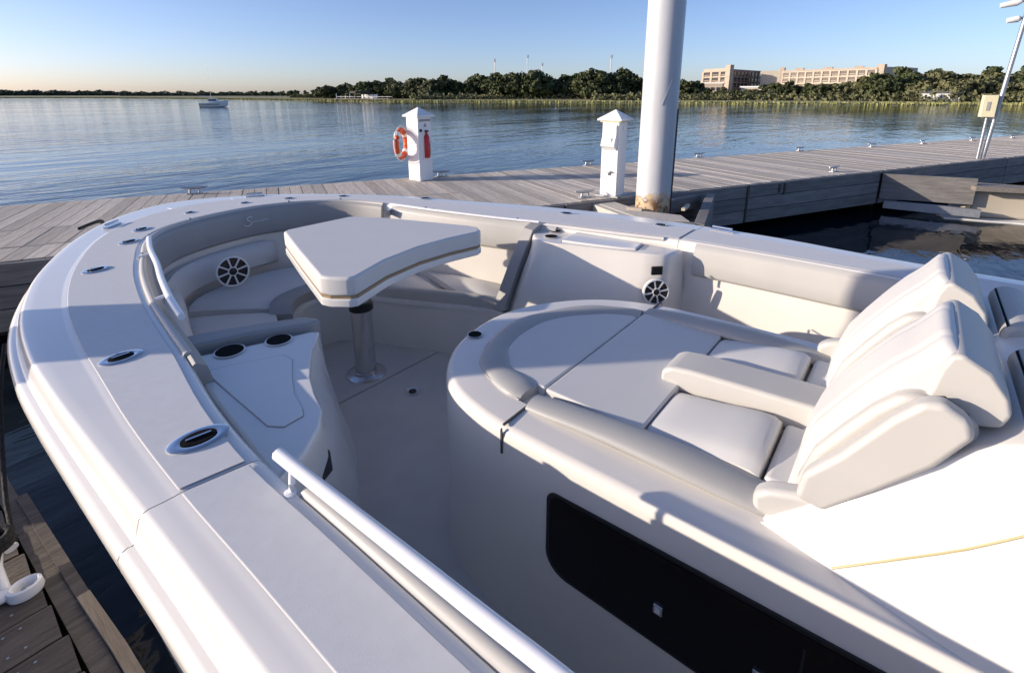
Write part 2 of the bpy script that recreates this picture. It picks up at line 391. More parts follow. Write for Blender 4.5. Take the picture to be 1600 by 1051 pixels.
# ---- buildings
def quad_block(name, corners, z0, z1, m, parent):
    return prism(name, corners, z0, z1, m, parent)
def facade(parent, a, b, z0, floors, fh, bays, m, deep=.9, ww=.66, wh=.68, nm='window'):
    """balcony openings along the wall a->b (outside is to the right of a->b): recess boxes with slab, jambs and glass"""
    a = Vector((*a, 0)); b = Vector((*b, 0)); t = (b-a).normalized(); L = (b-a).length; nrm = Vector((t.y, -t.x, 0)); bw = L/bays
    for f in range(floors):
        for k in range(bays):
            c = a+t*(bw*(k+.5)); zc = z0+fh*(f+.55)
            fr = box(nm, c+nrm*.10+Vector((0, 0, zc)), (bw*ww, .25, fh*wh), M['win'], parent, math.atan2(t.y, t.x))
            if bw > 3: box('rail', c+nrm*.42+Vector((0, 0, zc-fh*.16)), (bw*ww*.96, .08, fh*.09), m, fr, math.atan2(t.y, t.x))
    for k in range(bays+1):
        c = a+t*(bw*k)+nrm*.28; box('pier', c+Vector((0, 0, z0+fh*floors/2)), (bw*.24, .55, fh*floors), m, parent, math.atan2(t.y, t.x))
    for f in range(floors+1):
        c = a+t*(L/2)+nrm*.33; box('floor_band', c+Vector((0, 0, z0+fh*f)), (L, .66, fh*.2), m, parent, math.atan2(t.y, t.x))
hB = thing('long_building', 'long sand coloured building with rows of dark balconies above the trees', 'building', (316, 43, 1))
B0, B1, B2, B3, B4 = (321.0, 76), (322.5, 65), (309.5, 21.3), (308.8, 18.8), (324.8, 11.0)
quad_block('wall', [B1, (340, 60), (327, 17), B2], 1, 15.0, M['wallB'], hB)
facade(hB, B1, B2, 2.2, 4, 3.1, 11, M['wallB'])
quad_block('roof', [(322.1, 65.3), (340.4, 60.2), (327.4, 16.8), (309.1, 21.1)], 15.0, 15.5, M['wallA'], hB)
quad_block('stair_tower', [B2, (313, 20.6), (312.4, 17.6), (308.8, 18.4)], 1, 16.8, M['wallA'], hB)
quad_block('end_wall', [(309.6, 18.2), (330, 16), (336, 6), (325, 9.5)], 1, 15.6, M['wallB'], hB)
quad_block('left_wing', [B0, (332, 79), (338, 66), (322.6, 65.2)], 1, 15.6, M['wallB'], hB)
quad_block('stair_tower', [(322.0, 66.8), (326, 68), (326, 64.6), (322.0, 64.4)], 1, 17.2, M['wallA'], hB)
for k in range(3): box('roof_plant', (329-2*k, 58-14*k, 16.2), (3, 4, 1.4), M['wallA'], hB)
hA = thing('tan_building', 'tan brick building wing, its shaded side coloured darker, left of the long balcony building', 'building', (315, 92, 1))
A0, A1, A2 = (312.6, 105.6), (302.6, 88.0), (341, 80.6)
quad_block('wall', [A0, A1, (303.6, 87.2), (340, 99)], 1, 17.0, M['wallA'], hA)
quad_block('shaded_wall', [A1, (341.0, 80.8), (352, 95), (320, 104)], 1, 16.4, M['wallD'], hA)
facade(hA, A1, A2, 3, 4, 3.1, 9, M['wallD'])
facade(hA, A0, A1, 3, 4, 3.1, 3, M['wallA'])
quad_block('stair_tower', [(303.6, 90.6), (301.8, 87.6), (305.2, 86.6), (307, 89.6)], 1, 18.6, M['wallA'], hA)
hC = thing('low_annex', 'low pinkish annex at the foot of the tan building', 'building', (286, 91, 1))
quad_block('wall', [(284.4, 96), (287, 86.4), (295, 88), (292, 98)], .8, 8.2, M['wallA'], hC)
quad_block('roof', [(283.9, 96.3), (286.8, 85.9), (295.4, 87.7), (292.4, 98.4)], 8.2, 8.7, M['whiteb'], hC)
for k in range(3): box('window', (285.0+.75*k-.3, 93.8-2.7*k, 5.6), (.3, 1.5, 1.5), M['win'], hC, R(15))
hD = thing('white_shed', 'low white roofed shed between the trees below the long building', 'building', (300, 70, 1))
quad_block('wall', [(299, 80), (301, 60), (308, 61), (306, 81)], .8, 6.2, M['wallB'], hD)
quad_block('roof', [(298.4, 80.6), (300.6, 59.4), (308.4, 60.4), (306.4, 81.6)], 6.2, 7.0, M['whiteb'], hD)
hE = thing('white_cottage', 'low white cottage with grey roof behind the right hand trees', 'building', (205, -4, 1))
prism('wall', [(186, 1.5), (187, -7), (192, -6.6), (191, 2)], .8, 3.0, M['whiteb'], hE)
loft('roof', [[Vector((185.6, 2, 3)), Vector((191.4, 2.5, 3)), Vector((188.5, 2.2, 4.1))], [Vector((186.6, -7.5, 3)), Vector((192.4, -7, 3)), Vector((189.5, -7.2, 4.1))]], M['galv'], hE, sm=False)

# ---- stadium lights
for lx, ly, lz, lab in ((250, 215, 23.6, 'leftmost of the four stadium light masts'), (263, 199, 26.0, 'tallest looking stadium light mast, second from left'), (293, 209, 22.9, 'short stadium light mast, third from left'), (291, 155.6, 25.6, 'stadium light mast nearest the steel piling')):
    t = thing('stadium_light', lab+', above the dark trees', 'light mast', (lx, ly, 1), 0, 'stadium light masts above the far trees')
    tube('mast', [(lx, ly, 1), (lx, ly, lz)], .26, M['galv'], t, 8)
    lmp = box('lamp_rack', (lx, ly, lz-.4), (.6, 2.8, 1.9), M['galv'], t, R(-40)); box('crossarm', (lx, ly, lz-2.2), (.3, 2.0, .5), M['galv'], t, R(-40))

# ---- fishing pier by the far shore
pf = thing('fishing_pier', 'wooden fishing pier with a dark roofed shelter on the far shore', 'pier', (118, 190, 0))
def at(b, D, z): x, y = sky_ray(b, D); return Vector((x, y, z))
a_, b_ = at(32.4, 222, 0), at(38.0, 206, 0); tt = (b_-a_); 
box('deck', (a_+b_)/2+Vector((0, 0, 1.0)), (tt.length, 2.2, .3), M['woodx'], pf, math.atan2(tt.y, tt.x))
for k in range(12):
    q = a_.lerp(b_, (k+.1)/11.8); tube('post', [q+Vector((0, 0, -.6)), q+Vector((0, 0, 2.2 if k % 3 else 3.0))], .17, M['whiteb'] if k < 5 else M['woodx'], pf, 6)
q = a_.lerp(b_, .45)
for dx in (-2.2, 2.2):
    for dy in (-1, 1): tube('shelter_post', [q+Vector((dx*.8, dx*-.5+dy, 1)), q+Vector((dx*.8, dx*-.5+dy, 3.2))], .12, M['roofd'], pf, 6)
prism('shelter_roof', [(q.x-3, q.y+2.6), (q.x-2.4, q.y-.6), (q.x+3, q.y-2.6), (q.x+2.6, q.y+.6)], 3.1, 3.9, M['roofd'], pf)
box('shelter_wall', q+Vector((3.4, -1.4, 1.9)), (7.5, .2, 1.5), M['whiteb'], pf, math.atan2(tt.y, tt.x))
box('railing', (a_+b_)/2+Vector((-.4, -.9, 1.8)), (tt.length, .1, .12), M['whiteb'], pf, math.atan2(tt.y, tt.x))

# ---- moored cruiser out on the river
cb = thing('cabin_boat', 'small white cabin boat anchored far out on the river at left', 'boat', (46.5, 120.5, 0), R(-36))
def local(o, vs): return vs
hr = []
for x, hw, zt, zb in ((-2.6, .95, .85, -.1), (-1.5, 1.1, .85, -.15), (0, 1.1, .95, -.15), (1.4, .8, 1.15, -.1), (2.5, .25, 1.4, .1), (2.9, .04, 1.5, .5)):
    hr.append([Vector((x, -hw, zt)), Vector((x, -hw*.8, zb+.2)), Vector((x, 0, zb)), Vector((x, hw*.8, zb+.2)), Vector((x, hw, zt))])
CBM = Matrix.LocRotScale(cb.location, cb.rotation_euler, None)
def lw(v): return CBM @ Vector(v)
loft('hull', [[lw(v) for v in r_] for r_ in hr], M['whiteb'], cb, sm=False)
loft('cabin', [[lw(v) for v in ((-.9, -.75, .95), (1.4, -.6, 1.05), (1.4, .6, 1.05), (-.9, .75, .95))], [lw(v) for v in ((-.8, -.65, 1.75), (.7, -.55, 1.75), (.7, .55, 1.75), (-.8, .65, 1.75))]], M['whiteb'], cb, sm=False)
loft('cabin_window', [[lw(v) for v in ((-.7, -.78, 1.3), (.8, -.70, 1.3), (.8, .70, 1.3), (-.7, .78, 1.3))], [lw(v) for v in ((-.65, -.72, 1.6), (.72, -.65, 1.6), (.72, .65, 1.6), (-.65, .72, 1.6))]], M['win'], cb, sm=False)
tube('mast', [lw((-.3, 0, 1.7)), lw((-.3, 0, 9.5))], .022, M['alu'], cb, 6)
tube('boom', [lw((-.3, 0, 2.2)), lw((-2.6, 0, 2.3))], .06, M['alu'], cb, 6)
tube('boot_stripe', [lw((-2.62, -.97, .5)), lw((-1.5, -1.12, .5)), lw((0, -1.12, .55)), lw((1.4, -.84, .6))], .04, M['leafA'], cb, 6)

# ================================================================== DOCKS
DZ = EYE-1.65                     # deck height of the docks
ax = Vector((.8988, -.4384, 0)); av = Vector((.4384, .8988, 0)); DR = math.atan2(-.4384, .8988)
def D_(u, v, z=DZ): return ax*u+av*v+Vector((0, 0, z))
dock = thing('main_dock', 'long weathered grey plank dock running behind the bow', 'dock', D_(5, 8), DR)
def plankmesh(name, lx, ly, lz, m):
    me = bpy.data.meshes.new(name); bm = bmesh.new(); bmesh.ops.create_cube(bm, size=1)
    bmesh.ops.scale(bm, vec=(lx, ly, lz), verts=bm.verts)
    bmesh.ops.bevel(bm, geom=[e for e in bm.edges if abs(e.verts[0].co.z-e.verts[1].co.z) < 1e-5 and e.verts[0].co.z > 0], offset=.004, segments=1)
    bm.to_mesh(me); bm.free(); me.materials.append(m); return me
def linkp(name, me, parent, loc, rz=0, tilt=0):
    o = bpy.data.objects.new(name, me); C.objects.link(o); o.parent = parent
    o.matrix_parent_inverse = parent_inv(parent); o.location = loc; o.rotation_euler = (tilt, 0, rz); return o
PW = .19
rows3 = [(6.62, 7.2), (7.225, 8.15), (8.175, 10.12)]
pm3 = [plankmesh('plank', PW-.010, b-a, .04, M['wood']) for a, b in rows3]
pm1 = plankmesh('plank', PW-.010, 3.5, .04, M['wood'])
u = -6.2; n_ = 0
while u < 2.9:
    for (a, b), me in zip(rows3, pm3):
        linkp('plank', me, dock, D_(u+rnd.uniform(-.002, .002), (a+b)/2+rnd.uniform(-.006, .006), DZ-.02+rnd.uniform(-.003, .002)), DR+rnd.uniform(-.003, .003)); n_ += 1
    u += PW
while u < 32.5:
    linkp('plank', pm1, dock, D_(u, 8.37+rnd.uniform(-.012, .012), DZ-.02+rnd.uniform(-.004, .003)), DR+rnd.uniform(-.002, .002)); n_ += 1; u += PW
vv = []; ff = []
while u < 70:
    o = len(vv)
    vv += [D_(u, 6.62, DZ), D_(u+PW-.01, 6.62, DZ), D_(u+PW-.01, 10.12, DZ), D_(u, 10.12, DZ), D_(u, 6.62, DZ-.04), D_(u+PW-.01, 6.62, DZ-.04), D_(u+PW-.01, 10.12, DZ-.04), D_(u, 10.12, DZ-.04)]
    ff += [(o, o+1, o+2, o+3), (o, o+4, o+5, o+1), (o+3, o+2, o+6, o+7)]; u += PW
fromdata('far_planks', vv, ff, M['wood'], dock, kind='stuff')
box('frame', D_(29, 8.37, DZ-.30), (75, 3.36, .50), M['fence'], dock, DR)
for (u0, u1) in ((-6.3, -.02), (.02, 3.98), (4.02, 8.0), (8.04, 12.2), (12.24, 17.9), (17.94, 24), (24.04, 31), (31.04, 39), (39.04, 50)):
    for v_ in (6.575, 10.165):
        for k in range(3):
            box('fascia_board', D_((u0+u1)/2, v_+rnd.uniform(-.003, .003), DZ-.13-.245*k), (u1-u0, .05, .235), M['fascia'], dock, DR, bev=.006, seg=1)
for k in range(4): # dark fixing straps
    box('steel_strap', D_((8.02, 8.9, 9.05, 12.22)[k], 6.54, DZ-(.36, .13, .15, .36)[k]), (.05, .012, (.72, .16, .22, .72)[k]), M['black'], dock, DR)
for k in range(14):
    q = D_(-3+4*k, 9.6 if k % 2 else 7.2, 0); tube('pile', [q+Vector((0, 0, -1.5)), q+Vector((0, 0, DZ-.56))], .16, M['fence'], dock, 10)

# bracket that guides the steel piling at the dock edge
gus = thing('pile_guide', 'triangular timber bracket holding the grey steel piling to the dock edge', 'dock bracket', (7.0, 2.9, DZ), 0)
GZ = DZ-.05
G = [(7.03, 3.92), (6.42, 2.86), (6.70, 2.16), (9.1, 2.84)]
def beam(name, a, b, z0, z1, th, m, parent):
    a = Vector((*a, 0)); b = Vector((*b, 0)); t = (b-a); c = (a+b)/2
    return box(name, c+Vector((0, 0, (z0+z1)/2)), (t.length, th, z1-z0), m, parent, math.atan2(t.y, t.x), bev=.008, seg=1)
beam('front_beam', G[0], G[1], DZ-.42, GZ, .16, M['plate'], gus)
beam('corner_beam', (6.40, 2.80), (6.72, 2.20), DZ-.42, GZ+.003, .14, M['fascia'], gus)
beam('long_beam', (6.72, 2.14), (9.0, 2.72), DZ-.52, GZ+.006, .14, M['fascia'], gus)
beam('cross_beam', (6.95, 3.45), (8.9, 2.9), DZ-.3, GZ-.01, .12, M['fascia'], gus)
beam('roller_bar', (6.90, 3.30), (6.96, 3.08), GZ, GZ+.05, .06, M['wallB'], gus)
beam('roller_bar', (7.35, 2.60), (7.72, 2.66), GZ, GZ+.05, .06, M['wallB'], gus)
prism('top_plate', [(7.04, 3.90), (6.50, 2.90), (6.78, 2.30), (7.05, 2.52), (6.98, 3.10), (7.30, 3.72)], DZ-.075, DZ-.044, M['plate'], gus)

# steel pilings
def piling(x, y, r, top, label):
    t = thing('steel_piling', label, 'piling', (x, y, 0))
    o = lathe('pile_tube', [(r, -2), (r, .2), (r, .86), (r, 3.2), (r*.997, 5.0), (r*.995, top-.3), (r*.995, top)], (0, 0, 0), M['piling'], None, 48)
    o.parent = t
    o.location = (0, 0, 0)
    c = lathe('cap', [(r*1.04, top), (r*1.04, top+.08), (.02, top+.55)], (0, 0, 0), M['whiteb'], None, 32); c.parent = t
    s = tube('weld_seam', [(r*math.cos(a)*1.004, r*math.sin(a)*1.004, z) for a, z in [(R(-150)+.06*k, 2.45+.045*k) for k in range(12)]], .006, M['galv'], None, 6); s.parent = t
    s2 = tube('drip_stain', [(r*math.cos(R(-78))*1.001, r*math.sin(R(-78))*1.001, z) for z in (.5, 1.2, 2.4)], .018, M['fence'], None, 6); s2.parent = t
    return t
piling(7.31, 3.07, .262, 7.2, 'tall grey white steel piling rising out of the picture beside the pedestal')
piling(-1.35, 4.27, .26, 6.5, 'grey white steel piling at the corner of the finger pier, left of the bow')

# near finger pier, along the port side
np_ = thing('finger_pier', 'dark brown plank finger pier beside the hull at bottom left', 'dock', (-.8, 1, DZ))
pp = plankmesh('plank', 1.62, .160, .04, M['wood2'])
def edge_x(yy):
    K = ((6.1, -.04), (2.9, .0), (1.68, .075), (-.6, .20), (-2.5, .30))
    for (a, xa), (b, xb) in zip(K, K[1:]):
        if yy >= b: return xa+(xb-xa)*(a-yy)/(a-b)
    return .3
y = 6.0
while y > -2.5:
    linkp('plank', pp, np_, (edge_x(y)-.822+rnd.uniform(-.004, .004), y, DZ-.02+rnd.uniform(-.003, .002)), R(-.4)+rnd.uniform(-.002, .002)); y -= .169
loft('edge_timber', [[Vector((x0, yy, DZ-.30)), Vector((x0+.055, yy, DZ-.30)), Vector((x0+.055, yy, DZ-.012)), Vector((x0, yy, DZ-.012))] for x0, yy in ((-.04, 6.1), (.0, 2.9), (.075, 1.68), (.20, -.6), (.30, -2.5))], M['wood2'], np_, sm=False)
loft('rub_timber', [[Vector((x0, yy, DZ-.10)), Vector((x0+.035, yy, DZ-.10)), Vector((x0+.035, yy, DZ+.004)), Vector((x0, yy, DZ+.004))] for x0, yy in ((.107, 1.98), (.133, 1.68), (.258, -.6))], M['timber'], np_, sm=False)  # sunlit stretch, its light put into the pale colour
loft('rub_timber', [[Vector((x0, yy, DZ-.10)), Vector((x0+.035, yy, DZ-.10)), Vector((x0+.035, yy, DZ-.004)), Vector((x0, yy, DZ-.004))] for x0, yy in ((.056, 2.75), (.075, 2.45), (.106, 1.99))], M['wood2'], np_, sm=False)  # shaded stretch of the same timber, shade put into the darker wood
sc_v = []; sc_f = []
yy = 6.0
while yy > 0:
    for q_ in (.06, .10, .75):
        for dy_ in (-.045, .045):
            x_ = edge_x(yy)-.03-q_; o = len(sc_v)
            sc_v += [(x_+.0045*math.cos(a), yy+dy_+.0045*math.sin(a), DZ+.0035) for a in [k*math.pi/3 for k in range(6)]]; sc_f.append(tuple(range(o, o+6)))
    yy -= .169
fromdata('plank_screws', sc_v, sc_f, M['galv'], np_, kind='stuff')
box('frame', (-.85, 1.7, DZ-.25), (1.45, 8.4, .40), M['fence'], np_)

# right hand finger pier end with a pale fender box
fr = thing('fender_finger', 'grey timber finger pier end with a pale rounded fender box at right edge', 'dock', D_(18, 5, DZ), DR)
qa = D_(12.25, 6.54, 0)
beam('side_board', (qa.x, qa.y), (14.3, -1.1), DZ-.62, DZ-.06, .09, M['fascia'], fr)
beam('lower_board', (qa.x+.2, qa.y-.1), (14.15, -1.25), DZ-.86, DZ-.68, .12, M['galv'], fr)
o = loft('fender_box', [[Vector((14.35+dx, -.95-dy, z)) for dx, dy in ((0, 0), (.35, .9), (.6, 2.4), (1.6, 2.2), (1.2, -.2))] for z in (DZ-.92, DZ-.30)], M['cream'], fr, sm=False); o.data.materials[0] = M['wallB']; bevel(o, .10, 4)
loft('fender_foot', [[Vector((14.1+dx, -.7-dy, z)) for dx, dy in ((0, 0), (.3, 1.1), (.5, 2.7), (2, 2.5), (1.4, -.5))] for z in (DZ-1.0, DZ-.925)], M['whiteb'], fr, sm=False)
for k in range(2): box('slot', (14.335+.03*k, -1.00-.06*k, DZ-.5-.18*k), (.05, .09, .12), M['black'], fr, R(-20), bev=.01)
beam('deck_edge', (14.3, -1.0), (15.6, -4.6), DZ-.30, DZ-.2, .5, M['woodx'], fr)
for px_, py_ in ((14.5, -1.7), (15.2, -2.6)): tube('pile', [(px_, py_, -1), (px_, py_, DZ-1.0)], .12, M['fence'], fr, 10)
sb = thing('storage_dock', 'far branch of the plank dock at the right edge', 'dock', D_(20, 4, DZ), DR)
for k in range(18):
    linkp('plank', plankmesh('plank', .18, 2.4, .04, M['wood']) if k == 0 else sb_me, sb, D_(21.2+.19*k, 5.3, DZ-.02), DR)
    if k == 0: sb_me = [o for o in bpy.data.objects if o.parent == sb][0].data
box('fascia_board', D_(22.9, 4.08, DZ-.25), (3.5, .06, .46), M['fascia'], sb, DR)
box('fascia_board', D_(21.06, 5.3, DZ-.25), (.06, 2.4, .46), M['fascia'], sb, DR)

# dock cleats
def cleat():
    t = thing('dock_cleat', '', 'cleat', (0, 0, 0), 0, 'galvanised cleats bolted along the dock edges')
    h = tube('horn_bar', [(-.15, 0, .085), (-.10, 0, .078), (0, 0, .072), (.10, 0, .078), (.15, 0, .085)], .016, M['galv'], None, 8, rr=[.006, .014, .018, .014, .006]); h.parent = t
    b = box('base', (0, 0, .008), (.17, .07, .016), M['galv'], None, bev=.004); b.parent = t
    for s in (-.045, .045):
        l = tube('leg', [(s*1.2, 0, .012), (s, 0, .068)], .013, M['galv'], None, 8); l.parent = t
    return t
cl0 = cleat(); first = True
CL = [((3.18, 9.55), 'left end of the far dock edge, behind the bow tip'), ((7.14, 7.62), 'beside the life ring pedestal'), ((10.55, 6.12), 'just left of the power pedestal on the far edge'), ((13.8, 4.58), 'first one right of the steel piling on the far edge'),
      ((17.3, 2.75), 'far edge, second one right of the piling'), ((20.1, 1.15), 'far edge, third one right of the piling'), ((22.6, -.12), 'far edge, fourth one right of the piling'), ((25.3, -1.55), 'far edge, right behind the light pole'), ((27.8, -2.85), 'far edge, at the right border of the picture'),
      ((7.10, 4.16), 'on the near edge at the foot of the power pedestal'), ((13.0, 1.35), 'on the near edge above the inner dock corner')]
for i, ((x, y), lab) in enumerate(CL):
    c = cl0 if first else copytree(cl0); first = False
    s = 1.35; c.scale = (s, s, s)
    c.location = (x, y, DZ+.002); c.rotation_euler = (0, 0, DR+rnd.uniform(-.1, .1)); c['label'] = 'grey dock cleat, '+lab

# white cleat on the near pier with black rope
wc = thing('white_cleat', 'large white painted cleat on the brown finger pier with black rope round it', 'cleat', (0, 2.2, DZ))
tube('horn_bar', [(-.30, 2.42, DZ+.10), (-.20, 2.47, DZ+.12), (-.08, 2.44, DZ+.125), (-.01, 2.37, DZ+.11), (.002, 2.30, DZ+.08)], .026, M['alu'], wc, 14, rr=[.028, .028, .026, .023, .02])
lathe('foot', [(.046, 0), (.050, .012), (.046, .036), (.038, .040), (.032, .03), (.028, .010)], (.004, 2.135, DZ+.002), M['alu'], wc, 28, sx=1.0, sy=.8)
lathe('bolt', [(.012, 0), (.012, .012), (.006, .016)], (.004, 2.135, DZ+.010), M['galv'], wc, 6)
tube('leg', [(-.045, 2.16, DZ+.01), (-.05, 2.26, DZ+.06), (-.03, 2.36, DZ+.10)], .022, M['alu'], wc, 12)
tube('foot_bar', [(-.16, 2.14, DZ+.022), (-.07, 2.15, DZ+.026), (-.035, 2.15, DZ+.024)], .022, M['alu'], wc, 12)
br = thing('mooring_rope', 'thin black mooring rope tied round the white cleat and rising to the hull', 'rope', (0, 2.3, DZ))
tube('hitch', spline([(-.035+.045*math.cos(a), 2.30+.035*math.sin(a), DZ+.10+.012*a/3) for a in [k*.7 for k in range(22)]], 2), .015, M['brope'], br, 8)
tube('line', spline([(.015, 2.33, DZ+.13), (.03, 2.50, DZ+.20), (.10, 2.86, DZ+.42), (.165, 3.1, DZ+.55)], 5), .008, M['brope'], br, 8)
tube('tail', spline([(-.03, 2.28, DZ+.10), (-.08, 2.22, DZ+.03), (-.16, 2.22, DZ+.012), (-.26, 2.30, DZ+.012)], 5), .010, M['brope'], br, 8)
bl = tag(tube('bow_line', spline([(.78, 4.72, EYE-.955), (.98, 5.02, EYE-.99), (.96, 5.6, EYE-1.3), (.90, 6.3, DZ+.03), (1.0, 6.75, DZ+.015)], 6), .013, M['brope'], None, 8), 'black bow line running from the port bow down to the dock', 'rope')
shade_bx = thing('added_shade_box', 'plain white box added on the finger pier out of view to shade its planks', 'shade box', (-1.15, 2.5, DZ))  # added out of view so its shadow darkens the near pier
box('body', (-1.15, 2.35, DZ+.19), (.42, 1.5, .38), M['gel'], shade_bx, bev=.03); box('lid', (-1.15, 2.35, DZ+.41), (.47, 1.56, .06), M['gel'], shade_bx, bev=.02)

# pedestals
def pyramid(name, c, s, z0, z1, m, parent):
    x, y = c; h = s/2
    return fromdata(name, [(x-h, y-h, z0), (x+h, y-h, z0), (x+h, y+h, z0), (x-h, y+h, z0), (x-h, y-h, z0+.025), (x+h, y-h, z0+.025), (x+h, y+h, z0+.025), (x-h, y+h, z0+.025), (x, y, z1)],
                    [(0, 1, 2, 3), (0, 1, 5, 4), (1, 2, 6, 5), (2, 3, 7, 6), (3, 0, 4, 7), (4, 5, 8), (5, 6, 8), (6, 7, 8), (7, 4, 8)], m, parent)
p1 = thing('rescue_pedestal', 'white square post with pyramid cap, red extinguisher and life ring', 'pedestal', (6.64, 7.66, DZ))
pc = (6.62, 7.66)
box('post', (pc[0], pc[1], DZ+.62), (.34, .34, 1.24), M['ped'], p1, bev=.012)
pyramid('cap', pc, .44, DZ+1.24, DZ+1.42, M['ped'], p1)
ext = tube('fire_extinguisher', [(pc[0]+.02, pc[1]-.185, DZ+.45), (pc[0]+.02, pc[1]-.185, DZ+.47), (pc[0]+.02, pc[1]-.185, DZ+.86), (pc[0]+.02, pc[1]-.185, DZ+.90), (pc[0]+.02, pc[1]-.185, DZ+.95)], .05, M['red'], p1, 14, rr=[.052, .058, .058, .03, .02])
box('extinguisher_valve', (pc[0]+.02, pc[1]-.19, DZ+.965), (.07, .04, .035), M['black'], ext)
box('cabinet_rim', (pc[0]+.02, pc[1]-.172, DZ+.72), (.17, .012, .64), M['ped'], p1)
box('sign_plate', (pc[0]+.01, pc[1]-.1725, DZ+1.17), (.28, .010, .045), M['pipe'], p1)
fromdata('warning_triangle', [(pc[0]-.03, pc[1]-.178, DZ+1.05), (pc[0]+.04, pc[1]-.178, DZ+1.05), (pc[0]+.005, pc[1]-.178, DZ+1.12), (pc[0]-.03, pc[1]-.171, DZ+1.05), (pc[0]+.04, pc[1]-.171, DZ+1.05), (pc[0]+.005, pc[1]-.171, DZ+1.12)], [(0, 1, 2), (3, 5, 4), (0, 3, 4, 1), (1, 4, 5, 2), (2, 5, 3, 0)], M['pipe'], p1)
lathe('socket', [(.001, 0), (.03, 0), (.03, .012)], (0, 0, 0), M['black'], p1, 12).matrix_world  # placed below
sk = [o for o in bpy.data.objects if o.parent == p1 and o.name.startswith('socket')][0]
sk.location = (pc[0]-.11, pc[1]-.17, DZ+.98); sk.rotation_euler = (R(90), 0, 0)
# life ring hangs on the post's port side
def ring(name, c, r, rt, m, parent, a0=0, a1=2*math.pi, n=40, rot=None):
    pts = [Vector((0, math.cos(a)*r, math.sin(a)*r)) for a in [a0+(a1-a0)*k/n for k in range(n+1)]]
    if rot: pts = [rot @ p for p in pts]
    return tube(name, [Vector(c)+p for p in pts], rt, m, parent, 10)
lr = thing('life_ring', 'orange life ring hanging on the left side of the white post', 'life ring', (6.38, 7.72, DZ+.75))
rot = Matrix.Rotation(R(-62), 3, 'Z')
lrc = (6.36, 7.90, DZ+.72)
ring('ring', lrc, .25, .058, M['orange'], lr, rot=rot)
for k in range(4):
    a = R(45+90*k); ring('white_band', lrc, .25, .061, M['whiteb'], lr, a-.16, a+.16, 5, rot=rot)
ring('grab_line', lrc, .335, .010, M['rope'], lr, rot=rot)
hs = thing('hanging_hose', 'dark coiled hose hanging on the right side of the life ring post', 'hose', (6.84, 7.66, DZ+.7))
ring('coil', (6.86, 7.68, DZ+.66), .24, .013, M['brope'], hs, rot=Matrix.Rotation(R(-45), 3, 'Z'))
ring('coil', (6.87, 7.68, DZ+.62), .26, .011, M['galv'], hs, rot=Matrix.Rotation(R(-35), 3, 'Z'))
box('reel_box', (6.815, 7.66, DZ+.78), (.05, .16, .2), M['red'], hs)

p2 = thing('power_pedestal', 'white power pedestal with pyramid cap beside the steel piling', 'pedestal', (7.56, 3.9, DZ))
q = (7.58, 3.92)
box('post', (q[0], q[1], DZ+.62), (.30, .30, 1.20), M['ped'], p2, bev=.01)
pyramid('cap', q, .43, DZ+1.245, DZ+1.42, M['ped'], p2)
box('cap_rim', (q[0], q[1], DZ+1.232), (.36, .36, .024), M['cream'], p2)
for sg in (-1, 1):
    prof = [(.15, 1.18), (.19, 1.16), (.185, 1.02), (.235, .90), (.245, .84), (.19, .80), (.15, .76)]
    loft('socket_hood', [[Vector((q[0]+sg*d_, q[1]+yy, DZ+z_)) for d_, z_ in prof] for yy in (-.12, .12)], M['ped'], p2, sm=False)
    box('socket_lid', (q[0]+sg*.225, q[1]-.02, DZ+.93), (.03, .09, .08), M['ped'], p2, bev=.01)
lathe('water_tap', [(.012, 0), (.018, .02), (.018, .05)], (q[0]-.17, q[1]-.01, DZ+.36), M['galv'], p2, 10)
box('tap_handle', (q[0]-.19, q[1]-.01, DZ+.42), (.05, .08, .02), M['galv'], p2)
box('meter', (q[0]+.03, q[1]-.153, DZ+1.12), (.06, .012, .05), M['steel'], p2)
box('plinth', (q[0], q[1], DZ+.012), (.42, .42, .022), M['galv'], p2)

lp = thing('light_pole', 'slender leaning galvanised pole with two white lamps at the right edge', 'light pole', (18.26, -1.40, DZ))
ptop = Vector((18.30, -1.62, DZ+4.35))
tube('pole', [Vector((18.26, -1.40, DZ)), ptop], .05, M['galv'], lp, 12)
for k, (dz, ln) in enumerate(((-.45, .55), (-.85, .36))):
    c_ = ptop+Vector((-.02, .02, dz)); t_ = Vector((-.1, .98, -.18)).normalized()
    arm = tube('lamp_arm', [c_, c_+t_*ln*.4], .03, M['galv'], lp, 8)
    tube('lamp_head', [c_+t_*ln*.3, c_+t_*ln*.45, c_+t_*ln], .09, M['whiteb'], lp, 12, rr=[.05, .085, .06])
sg_ = thing('sign_box', 'pale yellow meter box on a short post beside the light pole', 'box', (18.0, -1.2, DZ))
tube('post', [(18.16, -1.29, DZ), (18.16, -1.29, DZ+1.15)], .035, M['galv'], sg_, 8)
box('cabinet', (18.14, -1.27, DZ+1.36), (.20, .30, .56), M['cream'], sg_, R(10), bev=.02)
box('label_plate', (18.03, -1.26, DZ+1.36), (.012, .07, .22), M['pipe'], sg_, R(10))

# ================================================================== THE BOAT
boat = thing('motor_boat', 'large white open bow motor boat with grey bolsters, bow table and forward lounge', 'boat', (1.85, 0, 0))
GD = .95
